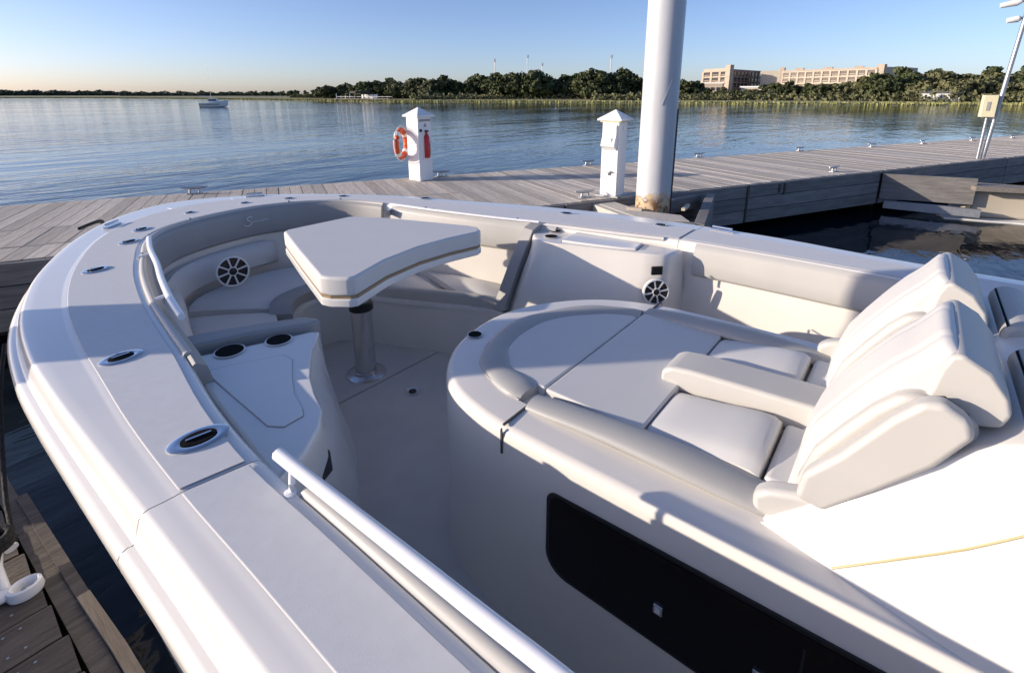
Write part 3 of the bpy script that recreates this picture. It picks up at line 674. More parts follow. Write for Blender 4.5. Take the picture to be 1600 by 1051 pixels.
# stations: (inner edge, outer rub rail), port stern to bow to starboard stern
ST = [((.50, -4.2), (.19, -4.2)), ((.50, -1.5), (.19, -1.5)), ((.49, .0), (.18, .0)), ((.485, .40), (.172, .45)), ((.48, .85), (.162, .95)), ((.475, 1.25), (.150, 1.30)), ((.50, 1.62), (.136, 1.72)),
      ((.56, 2.03), (.125, 2.15)), ((.60, 2.36), (.128, 2.52)), ((.65, 2.73), (.165, 2.96)), ((.74, 3.18), (.245, 3.38)), ((.85, 3.57), (.37, 3.80)),
      ((.97, 3.92), (.60, 4.34)), ((1.14, 4.17), (.88, 4.80)), ((1.38, 4.33), (1.18, 5.12)), ((1.70, 4.42), (1.52, 5.30)), ((2.02, 4.42), (1.92, 5.22)), ((2.36, 4.27), (2.38, 4.90)), ((2.60, 4.02), (2.84, 4.36)),
      ((2.72, 3.67), (3.14, 3.84)), ((2.80, 3.2), (3.32, 3.30)), ((2.90, 2.66), (3.54, 2.70)), ((3.06, 2.02), (3.69, 2.15)), ((3.17, 1.5), (3.78, 1.6)), ((3.24, 1.16), (3.80, 1.15)),
      ((3.26, .6), (3.80, .6)), ((3.25, -.1), (3.72, -.1)), ((3.23, -1.5), (3.70, -1.5)), ((3.2, -4.2), (3.66, -4.2))]
ip = spline([(a[0], a[1], 0) for a, b in ST], 4); op = spline([(b[0], b[1], 0) for a, b in ST], 4)
NS = len(ip)
def drop(y): return 0.0
def prof(w_):
    s = .60*w_
    return [(-.004, -.055), (-.002, -.016), (.010, -.003), (.028, .000), (s-.018, .003), (s-.008, .003), (s+.004, .000), (s+.014, -.0005), (w_-.105, -.002), (w_-.074, -.003), (w_-.063, -.008), (w_-.053, -.020), (w_-.046, -.042), (w_-.041, -.062), (w_-.038, -.075),
            (w_-.032, -.080), (w_-.022, -.079), (w_-.008, -.086), (w_, -.100), (w_, -.128), (w_-.010, -.142), (w_-.028, -.148), (w_-.040, -.152)]
def cap_ring(i, f=0.0):
    a, b = ip[i], op[i]; d = b-a; w_ = d.length; d.normalize()
    return [a+d*q+Vector((0, 0, EYE-GD+z)) for q, z in prof(w_)]
# the seam on the port gunwale sits at y = 1.25 (station 5) and on the starboard at station 24
def cap(i0, i1, e0=0, e1=0):
    rings = [cap_ring(i) for i in range(i0, i1+1)]
    if e0: rings[0] = [p.lerp(q, e0) for p, q in zip(rings[0], rings[1])]
    if e1: rings[-1] = [p.lerp(q, e1) for p, q in zip(rings[-1], rings[-2])]
    return loft('gunwale_deck', rings, M['gel'], boat, closed=False, auto=50)
cap(0, 20, 0, .014); cap(20, 96, .014, .014); cap(96, NS-1, .014, 0)
seam_ring = lambda i: loft('deck_seam', [[p+Vector((0, .0035, -.004)) for p in cap_ring(i)[2:9]], [p+Vector((0, -.0035, -.004)) for p in cap_ring(i)[2:9]]], M['gap'], boat, closed=False)
seam_ring(20); seam_ring(96)
# non-skid panels laid into the inner half
def panel(i0, i1, q0=.10, q1=.46, e=0, e1=0):
    rings = []
    for i in range(i0, i1+1):
        a, b = ip[i], op[i]; w_ = (b-a).length; d = (b-a).normalized()
        t0 = min(.035, .12*w_)
        rings.append([a+d*q+Vector((0, 0, EYE-GD+z)) for q, z in ((t0, .0018), (t0+.004, .0052), (w_*q1-.004, .0075), (w_*q1, .0045))])
    if e1: rings[-1] = [p.lerp(q, e1) for p, q in zip(rings[-1], rings[-2])]
    if e: rings[0] = [p.lerp(q, e) for p, q in zip(rings[0], rings[1])]
    loft('nonskid_panel', rings, M['nonskid'], boat, closed=False, auto=50)
panel(2, 20, q1=.575, e1=.12); panel(20, 96, q1=.575, e=.12, e1=.12); panel(96, NS-3, q1=.575, e=.12)
# hull sides
hr = []
for i in range(NS):
    a, b = ip[i], op[i]; d = (b-a).normalized(); w_ = (b-a).length
    bowf = max(0, min(1, (b.y-1.5)/3.6)); k = 1
    def hp(q, z): return a+d*(w_-q)+Vector((0, 0, z))
    zt = EYE-GD-.15
    pts = [hp(.044, zt), hp(.05, zt-.03)]
    for t in (.25, .5, .75, 1.0):
        inset = .05+(.22+.55*bowf)*t**1.2; pts.append(hp(inset+.0, zt-.03-(zt+.27)*t))
    hr.append(pts)
loft('hull', hr, M['hullpaint'], boat, closed=False, auto=50)
def ringz(i, off, d): 
    a, b = ip[i], op[i]; dd = (b-a).normalized(); return a-dd*off+Vector((0, 0, EYE-d))
# inner liner walls
LI = list(range(0, NS))
def linering(i):
    y_ = ip[i].y
    return [ringz(i, -.006, GD+.05), ringz(i, .012, GD+.09), ringz(i, .02, GD+.30), ringz(i, .05, GD+.40), ringz(i, .07, 1.95)]
loft('inner_liner', [linering(i) for i in LI], M['gel2'], boat, closed=False, auto=40)
# coaming pads
def pad(i0, i1, d0, d1, th, m, name='coaming_pad', slope=.3):
    rings = []
    for i in range(i0, i1+1):
        h = d1-d0
        rr = [(-.012, d0+.002), (th*.45-.012, d0-.014), (th*.9, d0+.006), (th, d0+.03), (th+slope*.05, d0+h*.5), (th+slope*.06, d1-.03), (th*.85+.0, d1-.005), (0, d1)]
        rings.append([ringz(i, q, d) for q, d in rr])
    return loft(name, rings, m, boat, closed=True, auto=60)
pad(27, 76, .962, 1.20, .050, M['pad_g'])                 # bow U, port box to starboard corner, its shade put into the dark grey
pad(77, 88, .968, 1.19, .045, M['vinyl_g'])  # same pad in the sun, its light put into the paler grey
pad(0, 18, .975, 1.16, .050, M['pad_g'])
pad(97, NS-1, .968, 1.175, .040, M['vinyl_g'])
# cream piping roll on top of the bow pad
pts = [ringz(i, .006, .955) for i in range(28, 77)]
tube('pad_roll', pts, .017, M['vinyl_g'], boat, 10)
pts = [ringz(i, -.0, .958) for i in range(77, 96)]
tube('pad_roll', pts, .015, M['vinyl'], boat, 10)
pts = [ringz(i, .018, .962) for i in range(1, 19)]
tube('pad_roll', pts, .022, M['vinyl_g'], boat, 10)
# pale snap studs along the rim
for i in (44, 56, 66, 71, 80, 86): 
    p = ringz(i, .0, .937); lathe('rim_stud', [(.012, 0), (.012, .006), (.004, .010)], p, M['chrome'], boat, 10)
# bracket plates where the port and starboard pads meet at the bow
p = ringz(77, .03, 1.0); box('pad_bracket', p+Vector((-.04, -.02, 0)), (.10, .03, .05), M['steel'], boat, R(35))
# script on the bow pad (flat stitched letters)
lg = bpy.data.objects
def logo():
    base = Vector((1.80, 4.345, EYE-1.075)); t = Vector((.985, .17, 0)).normalized(); up = Vector((-.02, .04, 1)).normalized()
    pts = []
    def P_(x, z): return base+t*x+up*z+Vector((0, -.012, 0))
    S = [(.055, .055), (.035, .068), (.012, .060), (.008, .042), (.030, .028), (.038, .010), (.020, -.006), (-.012, -.004), (-.030, .008)]
    tube('script_lettering', spline([P_(x, z) for x, z in S], 4), .0042, M['whiteb'], boat, 6)
    tube('script_lettering', spline([P_(x, z) for x, z in [(.045, .016), (.085, .020), (.10, .012), (.115, .018), (.14, .012), (.16, .020), (.19, .014), (.22, .02), (.26, .045), (.25, .008), (.29, .012)]], 4), .0036, M['whiteb'], boat, 6)
logo()

# cockpit floor
FD = 1.94
prism('cockpit_floor', [(.45, -4.2), (.45, 2.655), (3.3, 2.655), (3.3, -4.2)], EYE-FD-.05, EYE-FD, M['floor'], boat)
prism('bow_floor', [(.7, 2.665), (.9, 4.2), (2.7, 4.2), (3.0, 2.665)], EYE-FD-.05, EYE-FD+.004, M['floor'], boat)
lathe('floor_drain', [(.001, 0), (.045, 0), (.05, .004), (.048, .006), (.02, .003)], (1.907, 2.394, EYE-FD+.002), M['steel'], boat, 20)
lathe('drain_hole', [(.001, 0), (.026, .0), (.026, .007)], (1.907, 2.394, EYE-FD+.002), M['black'], boat, 16)

# ---- bow seats
SD = 1.50
inner = [(1.13, 2.13), (1.16, 2.35), (1.30, 2.72), (1.47, 3.04), (1.58, 3.28), (1.70, 3.42), (1.86, 3.46), (2.02, 3.42), (2.13, 3.28), (2.23, 3.04), (2.40, 2.68), (2.56, 2.32), (2.60, 2.13)]
seat = []
outer = [(.62, 2.13), (.66, 2.4), (.76, 2.8), (.90, 3.35), (1.03, 3.78), (1.2, 4.05), (1.45, 4.18), (1.85, 4.24), (2.25, 4.14), (2.5, 3.95), (2.63, 3.6), (2.80, 2.95), (2.98, 2.13)]
def usweep(name, z0, z1, q0, q1, m, i0=0, i1=None, bev=.0, puff=0.0, n=5, inr=inner):
    a = spline([(x, y, 0) for x, y in inr], 3); b = spline([(x, y, 0) for x, y in outer], 3)
    i1 = len(a)-1 if i1 is None else i1
    rings = []
    for i in range(i0, i1+1):
        p, q = a[i], b[i]; e = .35 if i in (i0, i1) else 1
        top = [p.lerp(q, q0+(q1-q0)*t)+Vector((0, 0, z1-(1-e)*.03+puff*(1-(2*t-1)**4)*e-puff)) for t in [k/n for k in range(n+1)]]
        rings.append([p.lerp(q, q0)+Vector((0, 0, z0))]+top+[p.lerp(q, q1)+Vector((0, 0, z0))])
    return loft(name, rings, m, boat, auto=50)
usweep('seat_base', EYE-1.96, EYE-SD-.045, -.02, 1.05, M['gel2'])
usweep('seat_lip', EYE-SD-.06, EYE-SD-.03, -.05, .1, M['gel'])
NI = 36
usweep('seat_bolster', EYE-SD-.03, EYE-SD+.055, -.01, .13, M['pad_g'], 1, 10, puff=.018)
usweep('seat_bolster', EYE-SD-.03, EYE-SD+.060, -.01, .20, M['pad_g'], 11, 25, puff=.018)
usweep('seat_bolster', EYE-SD-.03, EYE-SD+.055, -.01, .13, M['vinyl_g'], 26, 35, puff=.018)
usweep('seat_cushion', EYE-SD-.03, EYE-SD+.050, .14, .93, M['vinyl'], 1, 12, puff=.022)
usweep('seat_cushion', EYE-SD-.03, EYE-SD+.050, .21, .93, M['vinyl'], 13, 23, puff=.022)
usweep('seat_cushion', EYE-SD-.03, EYE-SD+.050, .14, .93, M['vinyl'], 24, 31, puff=.022)
usweep('seat_cushion', EYE-SD-.03, EYE-SD+.056, .14, .93, M['vinyl'], 32, 35, puff=.022)
# seat backs, port bow
def backcush(i0, i1, d0, d1, th, m):
    rings = []
    for i in range(i0, i1+1):
        e = 0 if i in (i0, i1) else 1; q = .05; k = .03*(1-e)
        rings.append([ringz(i, q, d0+.01+k), ringz(i, q+th*.6*e+.01, d0+.005+k), ringz(i, q+th*e+.015, d0+.05), ringz(i, q+th*e+.03, (d0+d1)/2), ringz(i, q+th*e+.03, d1-.03), ringz(i, q+.02, d1)])
    return loft('seat_back', rings, m, boat, auto=60)
backcush(34, 46, 1.205, 1.47, .10, M['vinyl'])
backcush(48, 64, 1.235, 1.46, .07, M['vinyl'])
backcush(66, 74, 1.205, 1.46, .07, M['vinyl'])
# speakers
def speaker(c, nrm, r, parent=boat):
    nrm = Vector(nrm).normalized(); t = Vector((0, 0, 1)).cross(nrm).normalized(); u_ = nrm.cross(t)
    B = Matrix((t, u_, nrm)).transposed(); c = Vector(c)
    def W(v): return c+B @ Vector(v)
    def disc(name, r0, r1, z0, z1, m, par):
        rings = [[W((math.cos(a)*q, math.sin(a)*q, z)) for a in [2*math.pi*k/32 for k in range(32)]] for q, z in ((r1, z0), (r1, z1), (r0, z1+.003), (r0, z0))]
        vs_ = [v for r_ in rings for v in r_]; fs = []
        for i in range(4):
            for j in range(32): k = (j+1) % 32; fs.append((i*32+j, i*32+k, ((i+1) % 4)*32+k, ((i+1) % 4)*32+j))
        return fromdata(name, vs_, fs, m, par, sm=True, auto=40)
    s = disc('speaker', r*.90, r, -.005, .014, M['ped'], parent)
    disc('speaker_cone', .002, r*.89, -.004, .001, M['black'], s)
    disc('speaker_hub', .002, r*.24, .001, .014, M['black'], s)
    disc('hub_ring', r*.24, r*.30, .001, .013, M['ped'], s)
    for k in range(8):
        a = k*math.pi/4+.2; vs_ = []
        for q, hw in ((r*.28, r*.040), (r*.92, r*.055)):
            for sgn in (-1, 1):
                for z in (.002, .015): vs_.append(W((math.cos(a)*q-math.sin(a)*hw*sgn, math.sin(a)*q+math.cos(a)*hw*sgn, z)))
        fromdata('speaker_spoke', vs_, [(0, 1, 3, 2), (4, 6, 7, 5), (0, 4, 5, 1), (2, 3, 7, 6), (1, 5, 7, 3), (0, 2, 6, 4)], M['ped'], s)
    return s
speaker((1.49, 3.96, EYE-1.315), (-.1, -1, .12), .118)
# ---- port storage box (aft of the port bow seat)
BD = 1.04
def storage(name, topc, botc, m):
    n = len(topc)
    r3 = [V(x, y, BD) for x, y in topc]
    r2 = [V(x, y, BD+.02) for x, y in topc]
    cx_ = sum(p[0] for p in topc)/n; cy_ = sum(p[1] for p in topc)/n
    def ins(p, k): return (p[0]+(cx_-p[0])*k, p[1]+(cy_-p[1])*k)
    rr = [[V(x, y, FD+.01) for x, y in botc], [V(*ins(b, .0), 1.55) for b in botc],
          [V(*(Vector(t_)*.55+Vector(b)*.45), 1.28) for t_, b in zip(topc, botc)], [V(*(Vector(t_)*.85+Vector(b)*.15), 1.13) for t_, b in zip(topc, botc)],
          [V(x, y, BD+.035) for x, y in topc], [V(*ins(p, .012), BD+.012) for p in topc], [V(*ins(p, .035), BD+.001) for p in topc], [V(*ins(p, .07), BD) for p in topc]]
    return loft(name, rr, m, boat, auto=60)
ptop_ = [(.50, 1.24), (.56, 1.9), (.60, 2.20), (.80, 2.115), (1.06, 2.02), (1.075, 1.99), (1.03, 1.93), (.965, 1.86), (.90, 1.76), (.84, 1.66), (.79, 1.54), (.755, 1.43), (.70, 1.36), (.61, 1.29)]
pbot = [(.50, 1.30), (.54, 1.9), (.60, 2.20), (.85, 2.15), (1.13, 2.14), (1.16, 2.08), (1.15, 1.98), (1.12, 1.88), (1.08, 1.79), (1.02, 1.70), (.94, 1.61), (.84, 1.53), (.72, 1.45), (.60, 1.37)]
storage('storage_box', ptop_, pbot, M['gel'])
# lid with recessed gutter
lidp = [(.60, 1.50), (.605, 2.01), (.68, 1.99), (.86, 1.90), (.865, 1.84), (.80, 1.72), (.745, 1.60), (.72, 1.50), (.70, 1.46), (.63, 1.455)]
def offp(pts, k):
    cx_ = sum(p[0] for p in pts)/len(pts); cy_ = sum(p[1] for p in pts)/len(pts)
    return [(x+(x-cx_)*k, y+(y-cy_)*k) for x, y in pts]
prism('lid_gutter', offp(lidp, .022), EYE-BD-.01, EYE-BD+.0015, M['pipe'], boat)
prism('storage_lid', lidp, EYE-BD-.008, EYE-BD+.0045, M['gel'], boat, bev=.003)
def cup(x, y, d, r=.045, par=boat):
    g = lathe('cup_holder', [(r*.001, 0), (r, 0), (r+.008, .003), (r+.010, .0045), (r+.006, .006), (r-.003, .0045), (r-.004, .002), (r-.005, .0015), (.001, .0015)], (x, y, EYE-d+.001), M['gel'] if r > .035 else M['steel'], par, 28)
    lathe('cup_well', [(.001, 0), (r+.004, 0), (r+.004, .0063), (.001, .0063)], (x, y, EYE-d+.001), M['cupd'], g, 28); return g
cup(.735, 2.105, BD, .05); cup(.912, 2.040, BD, .046)
# bolster along the forward edge of the box, draping to the seat
def strip(pts_d, wd, m, name='end_bolster', th=.03):
    pass
prism('end_bolster', [(.60, 2.245), (.84, 2.165), (1.07, 2.035), (1.12, 2.05), (1.09, 2.13), (.95, 2.215), (.72, 2.33), (.62, 2.36)], EYE-BD-.20, EYE-BD+.026, M['pad_g'], boat, bev=.014)
# black vent grille on the aft face of the box
vg = []
for o_ in (.006, -.03):
    for x, y, d in ((.758, 1.444, 1.195), (.735, 1.426, 1.21), (.700, 1.397, 1.275), (.778, 1.460, 1.305), (.772, 1.455, 1.22)): vg.append((x+.62*o_, y-.78*o_, EYE-d))
fromdata('vent_grille', vg, [(0, 1, 2, 3, 4), (5, 9, 8, 7, 6)]+[(k, 5+k, 5+(k+1) % 5, (k+1) % 5) for k in range(5)], M['black'], boat)
# ---- starboard storage box
def sx(p): return (3.70-p[0], p[1])
stop = [(3.18, 1.10), (3.13, 1.7), (3.02, 2.18), (2.90, 2.14), (2.80, 2.06), (2.76, 1.98), (2.76, 1.90), (2.78, 1.82), (2.82, 1.70), (2.86, 1.56), (2.90, 1.42), (2.94, 1.28), (2.98, 1.17), (3.05, 1.12)]
sbot = [(3.22, 1.08), (3.16, 1.7), (3.02, 2.18), (2.80, 2.16), (2.60, 2.15), (2.58, 2.08), (2.60, 1.98), (2.63, 1.88), (2.67, 1.78), (2.72, 1.62), (2.76, 1.45), (2.80, 1.28), (2.88, 1.16), (3.02, 1.10)]
BD = .995
storage('storage_box', stop, sbot, M['gel2'])
slid = [(3.12, 1.36), (3.08, 1.86), (2.83, 1.83), (2.85, 1.72), (2.89, 1.56), (2.93, 1.42), (2.97, 1.34)]
prism('lid_gutter', offp(slid, .045), EYE-BD-.01, EYE-BD+.0015, M['pipe'], boat)
prism('storage_lid', slid, EYE-BD-.008, EYE-BD+.016, M['gel'], boat, bev=.007)
cup(3.03, 2.02, BD, .042); cup(2.89, 1.96, BD, .042)
loft('end_bolster', [[V(2.98, 2.22, .95), V(2.98, 2.13, .95), V(3.10, 2.13, .96), V(3.10, 2.22, .96)], [V(2.90, 2.22, .97), V(2.88, 2.12, .97), V(3.05, 2.12, 1.03), V(3.05, 2.22, 1.03)], [V(2.73, 2.23, 1.22), V(2.72, 2.13, 1.22), V(2.86, 2.13, 1.26), V(2.88, 2.23, 1.26)], [V(2.55, 2.23, 1.50), V(2.55, 2.13, 1.50), V(2.70, 2.13, 1.54), V(2.72, 2.23, 1.54)]], M['pad_g'], boat, auto=30)
speaker((2.925, 1.165, EYE-1.225), (-.72, -.62, .08), .086)
box('label_plate', (2.93, 1.17, EYE-1.085), (.072, .012, .055), M['black'], boat, R(-44))

# ---- table
tab = bpy.data.objects.new('bow_table', None); C.objects.link(tab); tab.parent = boat; tab.matrix_parent_inverse = parent_inv(boat); tab.location = (1.85, 2.83, EYE-FD)
TD = .885
tp = [(1.56, 3.22), (1.40, 2.74), (1.248, 2.26), (1.262, 2.20), (1.325, 2.115), (1.36, 2.10), (1.62, 2.20), (1.90, 2.245), (2.15, 2.235), (2.37, 2.195), (2.42, 2.215), (2.465, 2.29), (2.46, 2.36), (2.36, 2.66), (2.24, 3.0), (2.12, 3.22), (2.08, 3.25), (1.60, 3.25)]
o = prism('table_cushion', tp, EYE-TD-.105, EYE-TD, M['vinyl'], tab); bevel(o, .022, 5)
prism('table_trim', offp(tp, -.012), EYE-TD-.119, EYE-TD-.104, M['tan'], tab)
o = prism('table_board', tp, EYE-TD-.165, EYE-TD-.118, M['gel'], tab); bevel(o, .010, 3)
lathe('lower_tube', [(.072, 0), (.072, .50)], (1.85, 2.83, EYE-FD+.01), M['steel'], tab, 36)
lathe('upper_tube', [(.058, .5), (.058, .89)], (1.85, 2.83, EYE-FD+.01), M['steel'], tab, 36)
lathe('tube_collar', [(.073, .49), (.082, .495), (.082, .54), (.073, .548), (.06, .55)], (1.85, 2.83, EYE-FD+.01), M['black'], tab, 36)
lathe('base_plate', [(.14, 0), (.14, .006), (.132, .012), (.08, .014), (.078, .03), (.072, .032)], (1.85, 2.83, EYE-FD+.004), M['steel'], tab, 40)

# ---- console with forward lounge
con = bpy.data.objects.new('console', None); C.objects.link(con); con.parent = boat; con.matrix_parent_inverse = parent_inv(boat); con.location = (1.85, .5, EYE-FD)
CD = 1.12
cp = [(1.155, -4.2), (1.155, -1), (1.155, .3), (1.153, .8), (1.158, 1.0), (1.178, 1.14), (1.215, 1.27), (1.28, 1.38), (1.38, 1.475), (1.53, 1.555), (1.76, 1.60), (1.98, 1.575), (2.17, 1.485), (2.34, 1.345), (2.45, 1.19), (2.52, 1.0), (2.55, .8), (2.57, .3), (2.575, -1), (2.575, -4.2)]
def dense(pts, n=4): return [(v.x, v.y) for v in spline([(x, y, 0) for x, y in pts], n)]
cpd = dense(cp)
def inset(pts, k, cxx=1.86, nose=True):
    out = []; L = len(pts)
    for i, (x, y) in enumerate(pts):
        a = Vector((*pts[max(i-1, 0)], 0)); b = Vector((*pts[min(i+1, L-1)], 0)); t = (b-a).normalized(); nn = Vector((t.y, -t.x, 0))
        out.append((x+nn.x*k, y+nn.y*k))
    return out
rr = []
for k, d in ((-.012, FD+.01), (.0, 1.62), (.0, 1.30), (.0, 1.165), (.006, 1.142), (.018, 1.128), (.035, 1.121), (.155, 1.118), (.165, 1.135)):
    rr.append([V(x, y, d) for x, y in inset(cpd, k)])
loft('console_shell', rr, M['gel2'], con, closed=False, auto=60)
o = prism('lounge_deck', inset(cpd, .150), EYE-1.16, EYE-1.135, M['gel2'], con)
# seam across the nose of the console
def seamx(name, y, x0, x1, d, m=M['gap'], wd=.008, par=con): return box(name, ((x0+x1)/2, y, EYE-d), (abs(x1-x0), wd, .006), m, par)
seamx('shell_seam', .975, 1.165, 1.32, 1.1165); seamx('shell_seam', .975, 2.39, 2.535, 1.1165)
box('shell_seam', (1.154, .975, EYE-1.175), (.006, .007, .10), M['gap'], con)
box('shell_seam', (2.548, .975, EYE-1.175), (.006, .007, .10), M['gap'], con)
# long bolsters
bo = [(x, y) for x, y in inset(cpd, .215)]
def bolster(name, y0, y1, side):
    if side == 'nose': pts = [p for p in bo if p[1] > .985]
    elif side == 'port': pts = [(1.369+(0.0), y_) for y_ in [.10+.0875*k for k in range(11)]][:-0 or None]; pts = [(1.372-.004*k, .12+.085*k) for k in range(11)]
    else: pts = [(2.352+.0025*k, .12+.085*k) for k in range(11)]; pts = [(2.36-.0005*k, .12+.085*k) for k in range(11)]
    n = len(pts); path = []; rad = []
    for i, (x, y) in enumerate(pts):
        e = min(i, n-1-i)
        path.append(V(x, y, 1.117-(.022*math.sin(math.pi*min(1, (1-y)/.9)) if side != 'nose' else 0)))
        rad.append(.066*(.80 if e == 0 else .96 if e == 1 else 1)*(1+.10*math.sin(i*.6)))
    return tube(name, path, .066, M['bolster'], con, 18, rr=rad, ry=.027)
bolster('lounge_bolster', 0, 0, 'port'); bolster('lounge_bolster', 0, 0, 'nose'); bolster('lounge_bolster', 0, 0, 'stbd')
tube('bolster_piping', [V(1.311-.002*k, .10+.0875*k, 1.1165) for k in range(11)], .004, M['pipe'], con, 6)
tube('bolster_piping', [V(x, y, 1.1165) for x, y in inset(cpd, .155) if y > .99], .004, M['pipe'], con, 6)
# cushions
def cushion(name, pts, d, th=.05, bev=.016, m=None, par=con, pf=.012):
    o = prism(name, pts, EYE-d-th, EYE-d, m or M['vinyl'], par); bevel(o, bev, 4); return o
nosein = [p for p in inset(cpd, .262) if p[1] > .985]
nose = [(nosein[0][0], .980)]+nosein+[(nosein[-1][0], .980)]
cushion('lounge_cushion', nose, 1.100, bev=.009)
cushion('lounge_cushion', [(1.418, .580), (1.418, .974), (2.308, .974), (2.312, .580)], 1.100, bev=.009)
def thigh(name, x0, x1):
    n = 12; rings = []
    pr = [(.575, 1.112), (.560, 1.100), (.50, 1.093), (.42, 1.083), (.34, 1.068), (.28, 1.060), (.235, 1.061), (.212, 1.073), (.205, 1.15), (.575, 1.15)]
    for k in range(n+1):
        t = k/n; x = x0+(x1-x0)*t; e = .018*(abs(2*t-1)**6)
        rings.append([V(x, y, d+(e if d < 1.12 else 0)-.012*(1-(2*t-1)**2)*(1 if d < 1.1 else 0)) for y, d in pr])
    return loft(name, rings, M['vinyl'], con, auto=50)
thigh('thigh_cushion', 1.422, 1.752); thigh('thigh_cushion', 1.955, 2.312)
cushion('seat_cushion', [(1.405, -.06), (1.420, .200), (1.752, .200), (1.752, -.06)], 1.082, bev=.02)
cushion('seat_cushion', [(1.955, -.06), (1.955, .196), (2.305, .196), (2.31, -.06)], 1.082, bev=.02)
# armrest between the two seats
pr = [(.64, 1.13), (.66, 1.10), (.655, 1.06), (.62, 1.036), (.55, 1.026), (.40, 1.018), (.20, 1.010), (.09, 1.006), (.09, 1.125)]
o = prismx('armrest', pr, 1.765, 1.945, M['vinyl_g'], con); bevel(o, .034, 5, 20)
# backrests
def backrest(x0, x1):
    pr = [(.100, 1.10), (.112, .99), (.085, .89), (.035, .80), (-.015, .72), (-.060, .665), (-.095, .655), (-.165, .665), (-.200, .69), (-.205, .73), (-.17, .80), (-.09, .93), (-.03, 1.10)]
    b = prismx('backrest', pr, x0, x1, M['vinyl_g'], con); bevel(b, .028, 5, 25)
    # white front panel, puffed between its welts
    fp = [(.112, 1.07), (.124, .99), (.096, .885), (.046, .795), (-.005, .712), (-.050, .648), (-.088, .604), (-.108, .574), (-.124, .550), (-.140, .546), (-.150, .556)]
    def sp(u):
        t = u*(len(fp)-1); k = min(int(t), len(fp)-2); f = t-k; a, b_ = fp[k], fp[k+1]; return a[0]+(b_[0]-a[0])*f, a[1]+(b_[1]-a[1])*f
    rg = []; NX = 28
    for k in range(NX+1):
        t = k/NX; x = x0+.040+(x1-x0-.080)*t; puff = .018*(1-abs(2*t-1)**4)-.006
        for g in (.24, .76): puff -= .005*math.exp(-((t-g)/.022)**2)
        row_ = []
        for q in range(25):
            y, d = sp(q/24); e = 1-abs(2*q/24-1)**10
            row_.append(V(x, y+puff*.8*e-.006*(1-e), d-puff*.6*e))
        row_.append(V(x, -.16, .60)); row_.append(V(x, .06, 1.08))
        rg.append(row_)
    loft('front_panel', rg, M['vinyl'], b, auto=50, wn=False)
    hp_ = [(-.085, .70), (-.108, .645), (-.118, .585), (-.130, .552), (-.150, .544), (-.200, .572), (-.236, .618), (-.246, .655), (-.235, .69), (-.17, .71)]
    o = prismx('headrest', hp_, x0+.025, x1-.025, M['vinyl_g'], con); bevel(o, .034, 6, 25)
    return b
backrest(1.345, 1.80); backrest(1.895, 2.35)
# outboard wing cushions
for x0, x1 in ((1.285, 1.338), (2.357, 2.41)):
    pr = [(.105, 1.00), (.095, .925), (.030, .835), (-.050, .700), (-.095, .640), (-.130, .628), (-.178, .655), (-.190, .69), (-.14, .785), (-.05, .90), (.04, 1.01)]
    o = prismx('wing_cushion', pr, x0, x1, M['vinyl_g'], con); bevel(o, .016, 4, 20)
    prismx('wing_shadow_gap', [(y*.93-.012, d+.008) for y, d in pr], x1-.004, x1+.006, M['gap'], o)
    pr = [(.20, 1.115), (.205, 1.06), (.17, 1.03), (.10, 1.005), (.02, .99), (-.02, 1.115)]
    o = prismx('hip_cushion', pr, x0+.02, x1+.03, M['vinyl_g'], con); bevel(o, .02, 4, 20)
# hinge shells behind the headrests
for x0, x1 in ((1.37, 1.77), (1.92, 2.33)):
    pr = [(-.275, .66), (-.30, .635), (-.34, .635), (-.39, .66), (-.40, .72), (-.30, .80), (-.275, .76)]
    o = prismx('backrest_shell', pr, x0, x1, M['vinyl_g'], con); bevel(o, .02, 4, 20)
# raised aft console, sloping sides
sec = [(.17, 1.285, 1.119, 1.30, 1.115), (.02, 1.245, 1.119, 1.305, .955), (-.10, 1.215, 1.119, 1.315, .83), (-.20, 1.19, 1.119, 1.325, .72), (-.32, 1.172, 1.119, 1.335, .665), (-.6, 1.16, 1.119, 1.345, .62), (-1.2, 1.158, 1.119, 1.36, .50), (-2.4, 1.158, 1.119, 1.40, .40), (-4.0, 1.158, 1.119, 1.40, .40)]
rg = []
for y, bx, bd, tx, td in sec:
    mx = lambda v: 3.72-v
    rg.append([V(bx, y, bd+.03), V(bx, y, bd-.002), V(bx+(tx-bx)*.5-.006, y, (bd+td)/2), V(tx-.008, y, td+.012), V(tx+.012, y, td), V(mx(tx)-.012, y, td), V(mx(tx)+.008, y, td+.012), V(mx(bx), y, bd-.002), V(mx(bx), y, bd+.03)])
loft('raised_console', rg, M['gel'], con, auto=45)
def wedge_x(y, d):
    for (ya, ba, da, ta, qa), (yb, bb, db, tb, qb) in zip(sec, sec[1:]):
        if yb <= y <= ya:
            f = (ya-y)/(ya-yb); b_ = ba+(bb-ba)*f; t_ = ta+(tb-ta)*f; q_ = qa+(qb-qa)*f
            k = (1.117-d)/(1.117-q_); return b_+(t_-b_)*k-.012*min(k, 1-k)
    return 1.3
tube('console_seam', [V(wedge_x(y, d)-.001, y, d) for y, d in [(.0-.03*k, 1.112-.0275*k) for k in range(11)]+[(-.45, .77), (-.9, .72)]], .0026, M['gold'], con, 6)
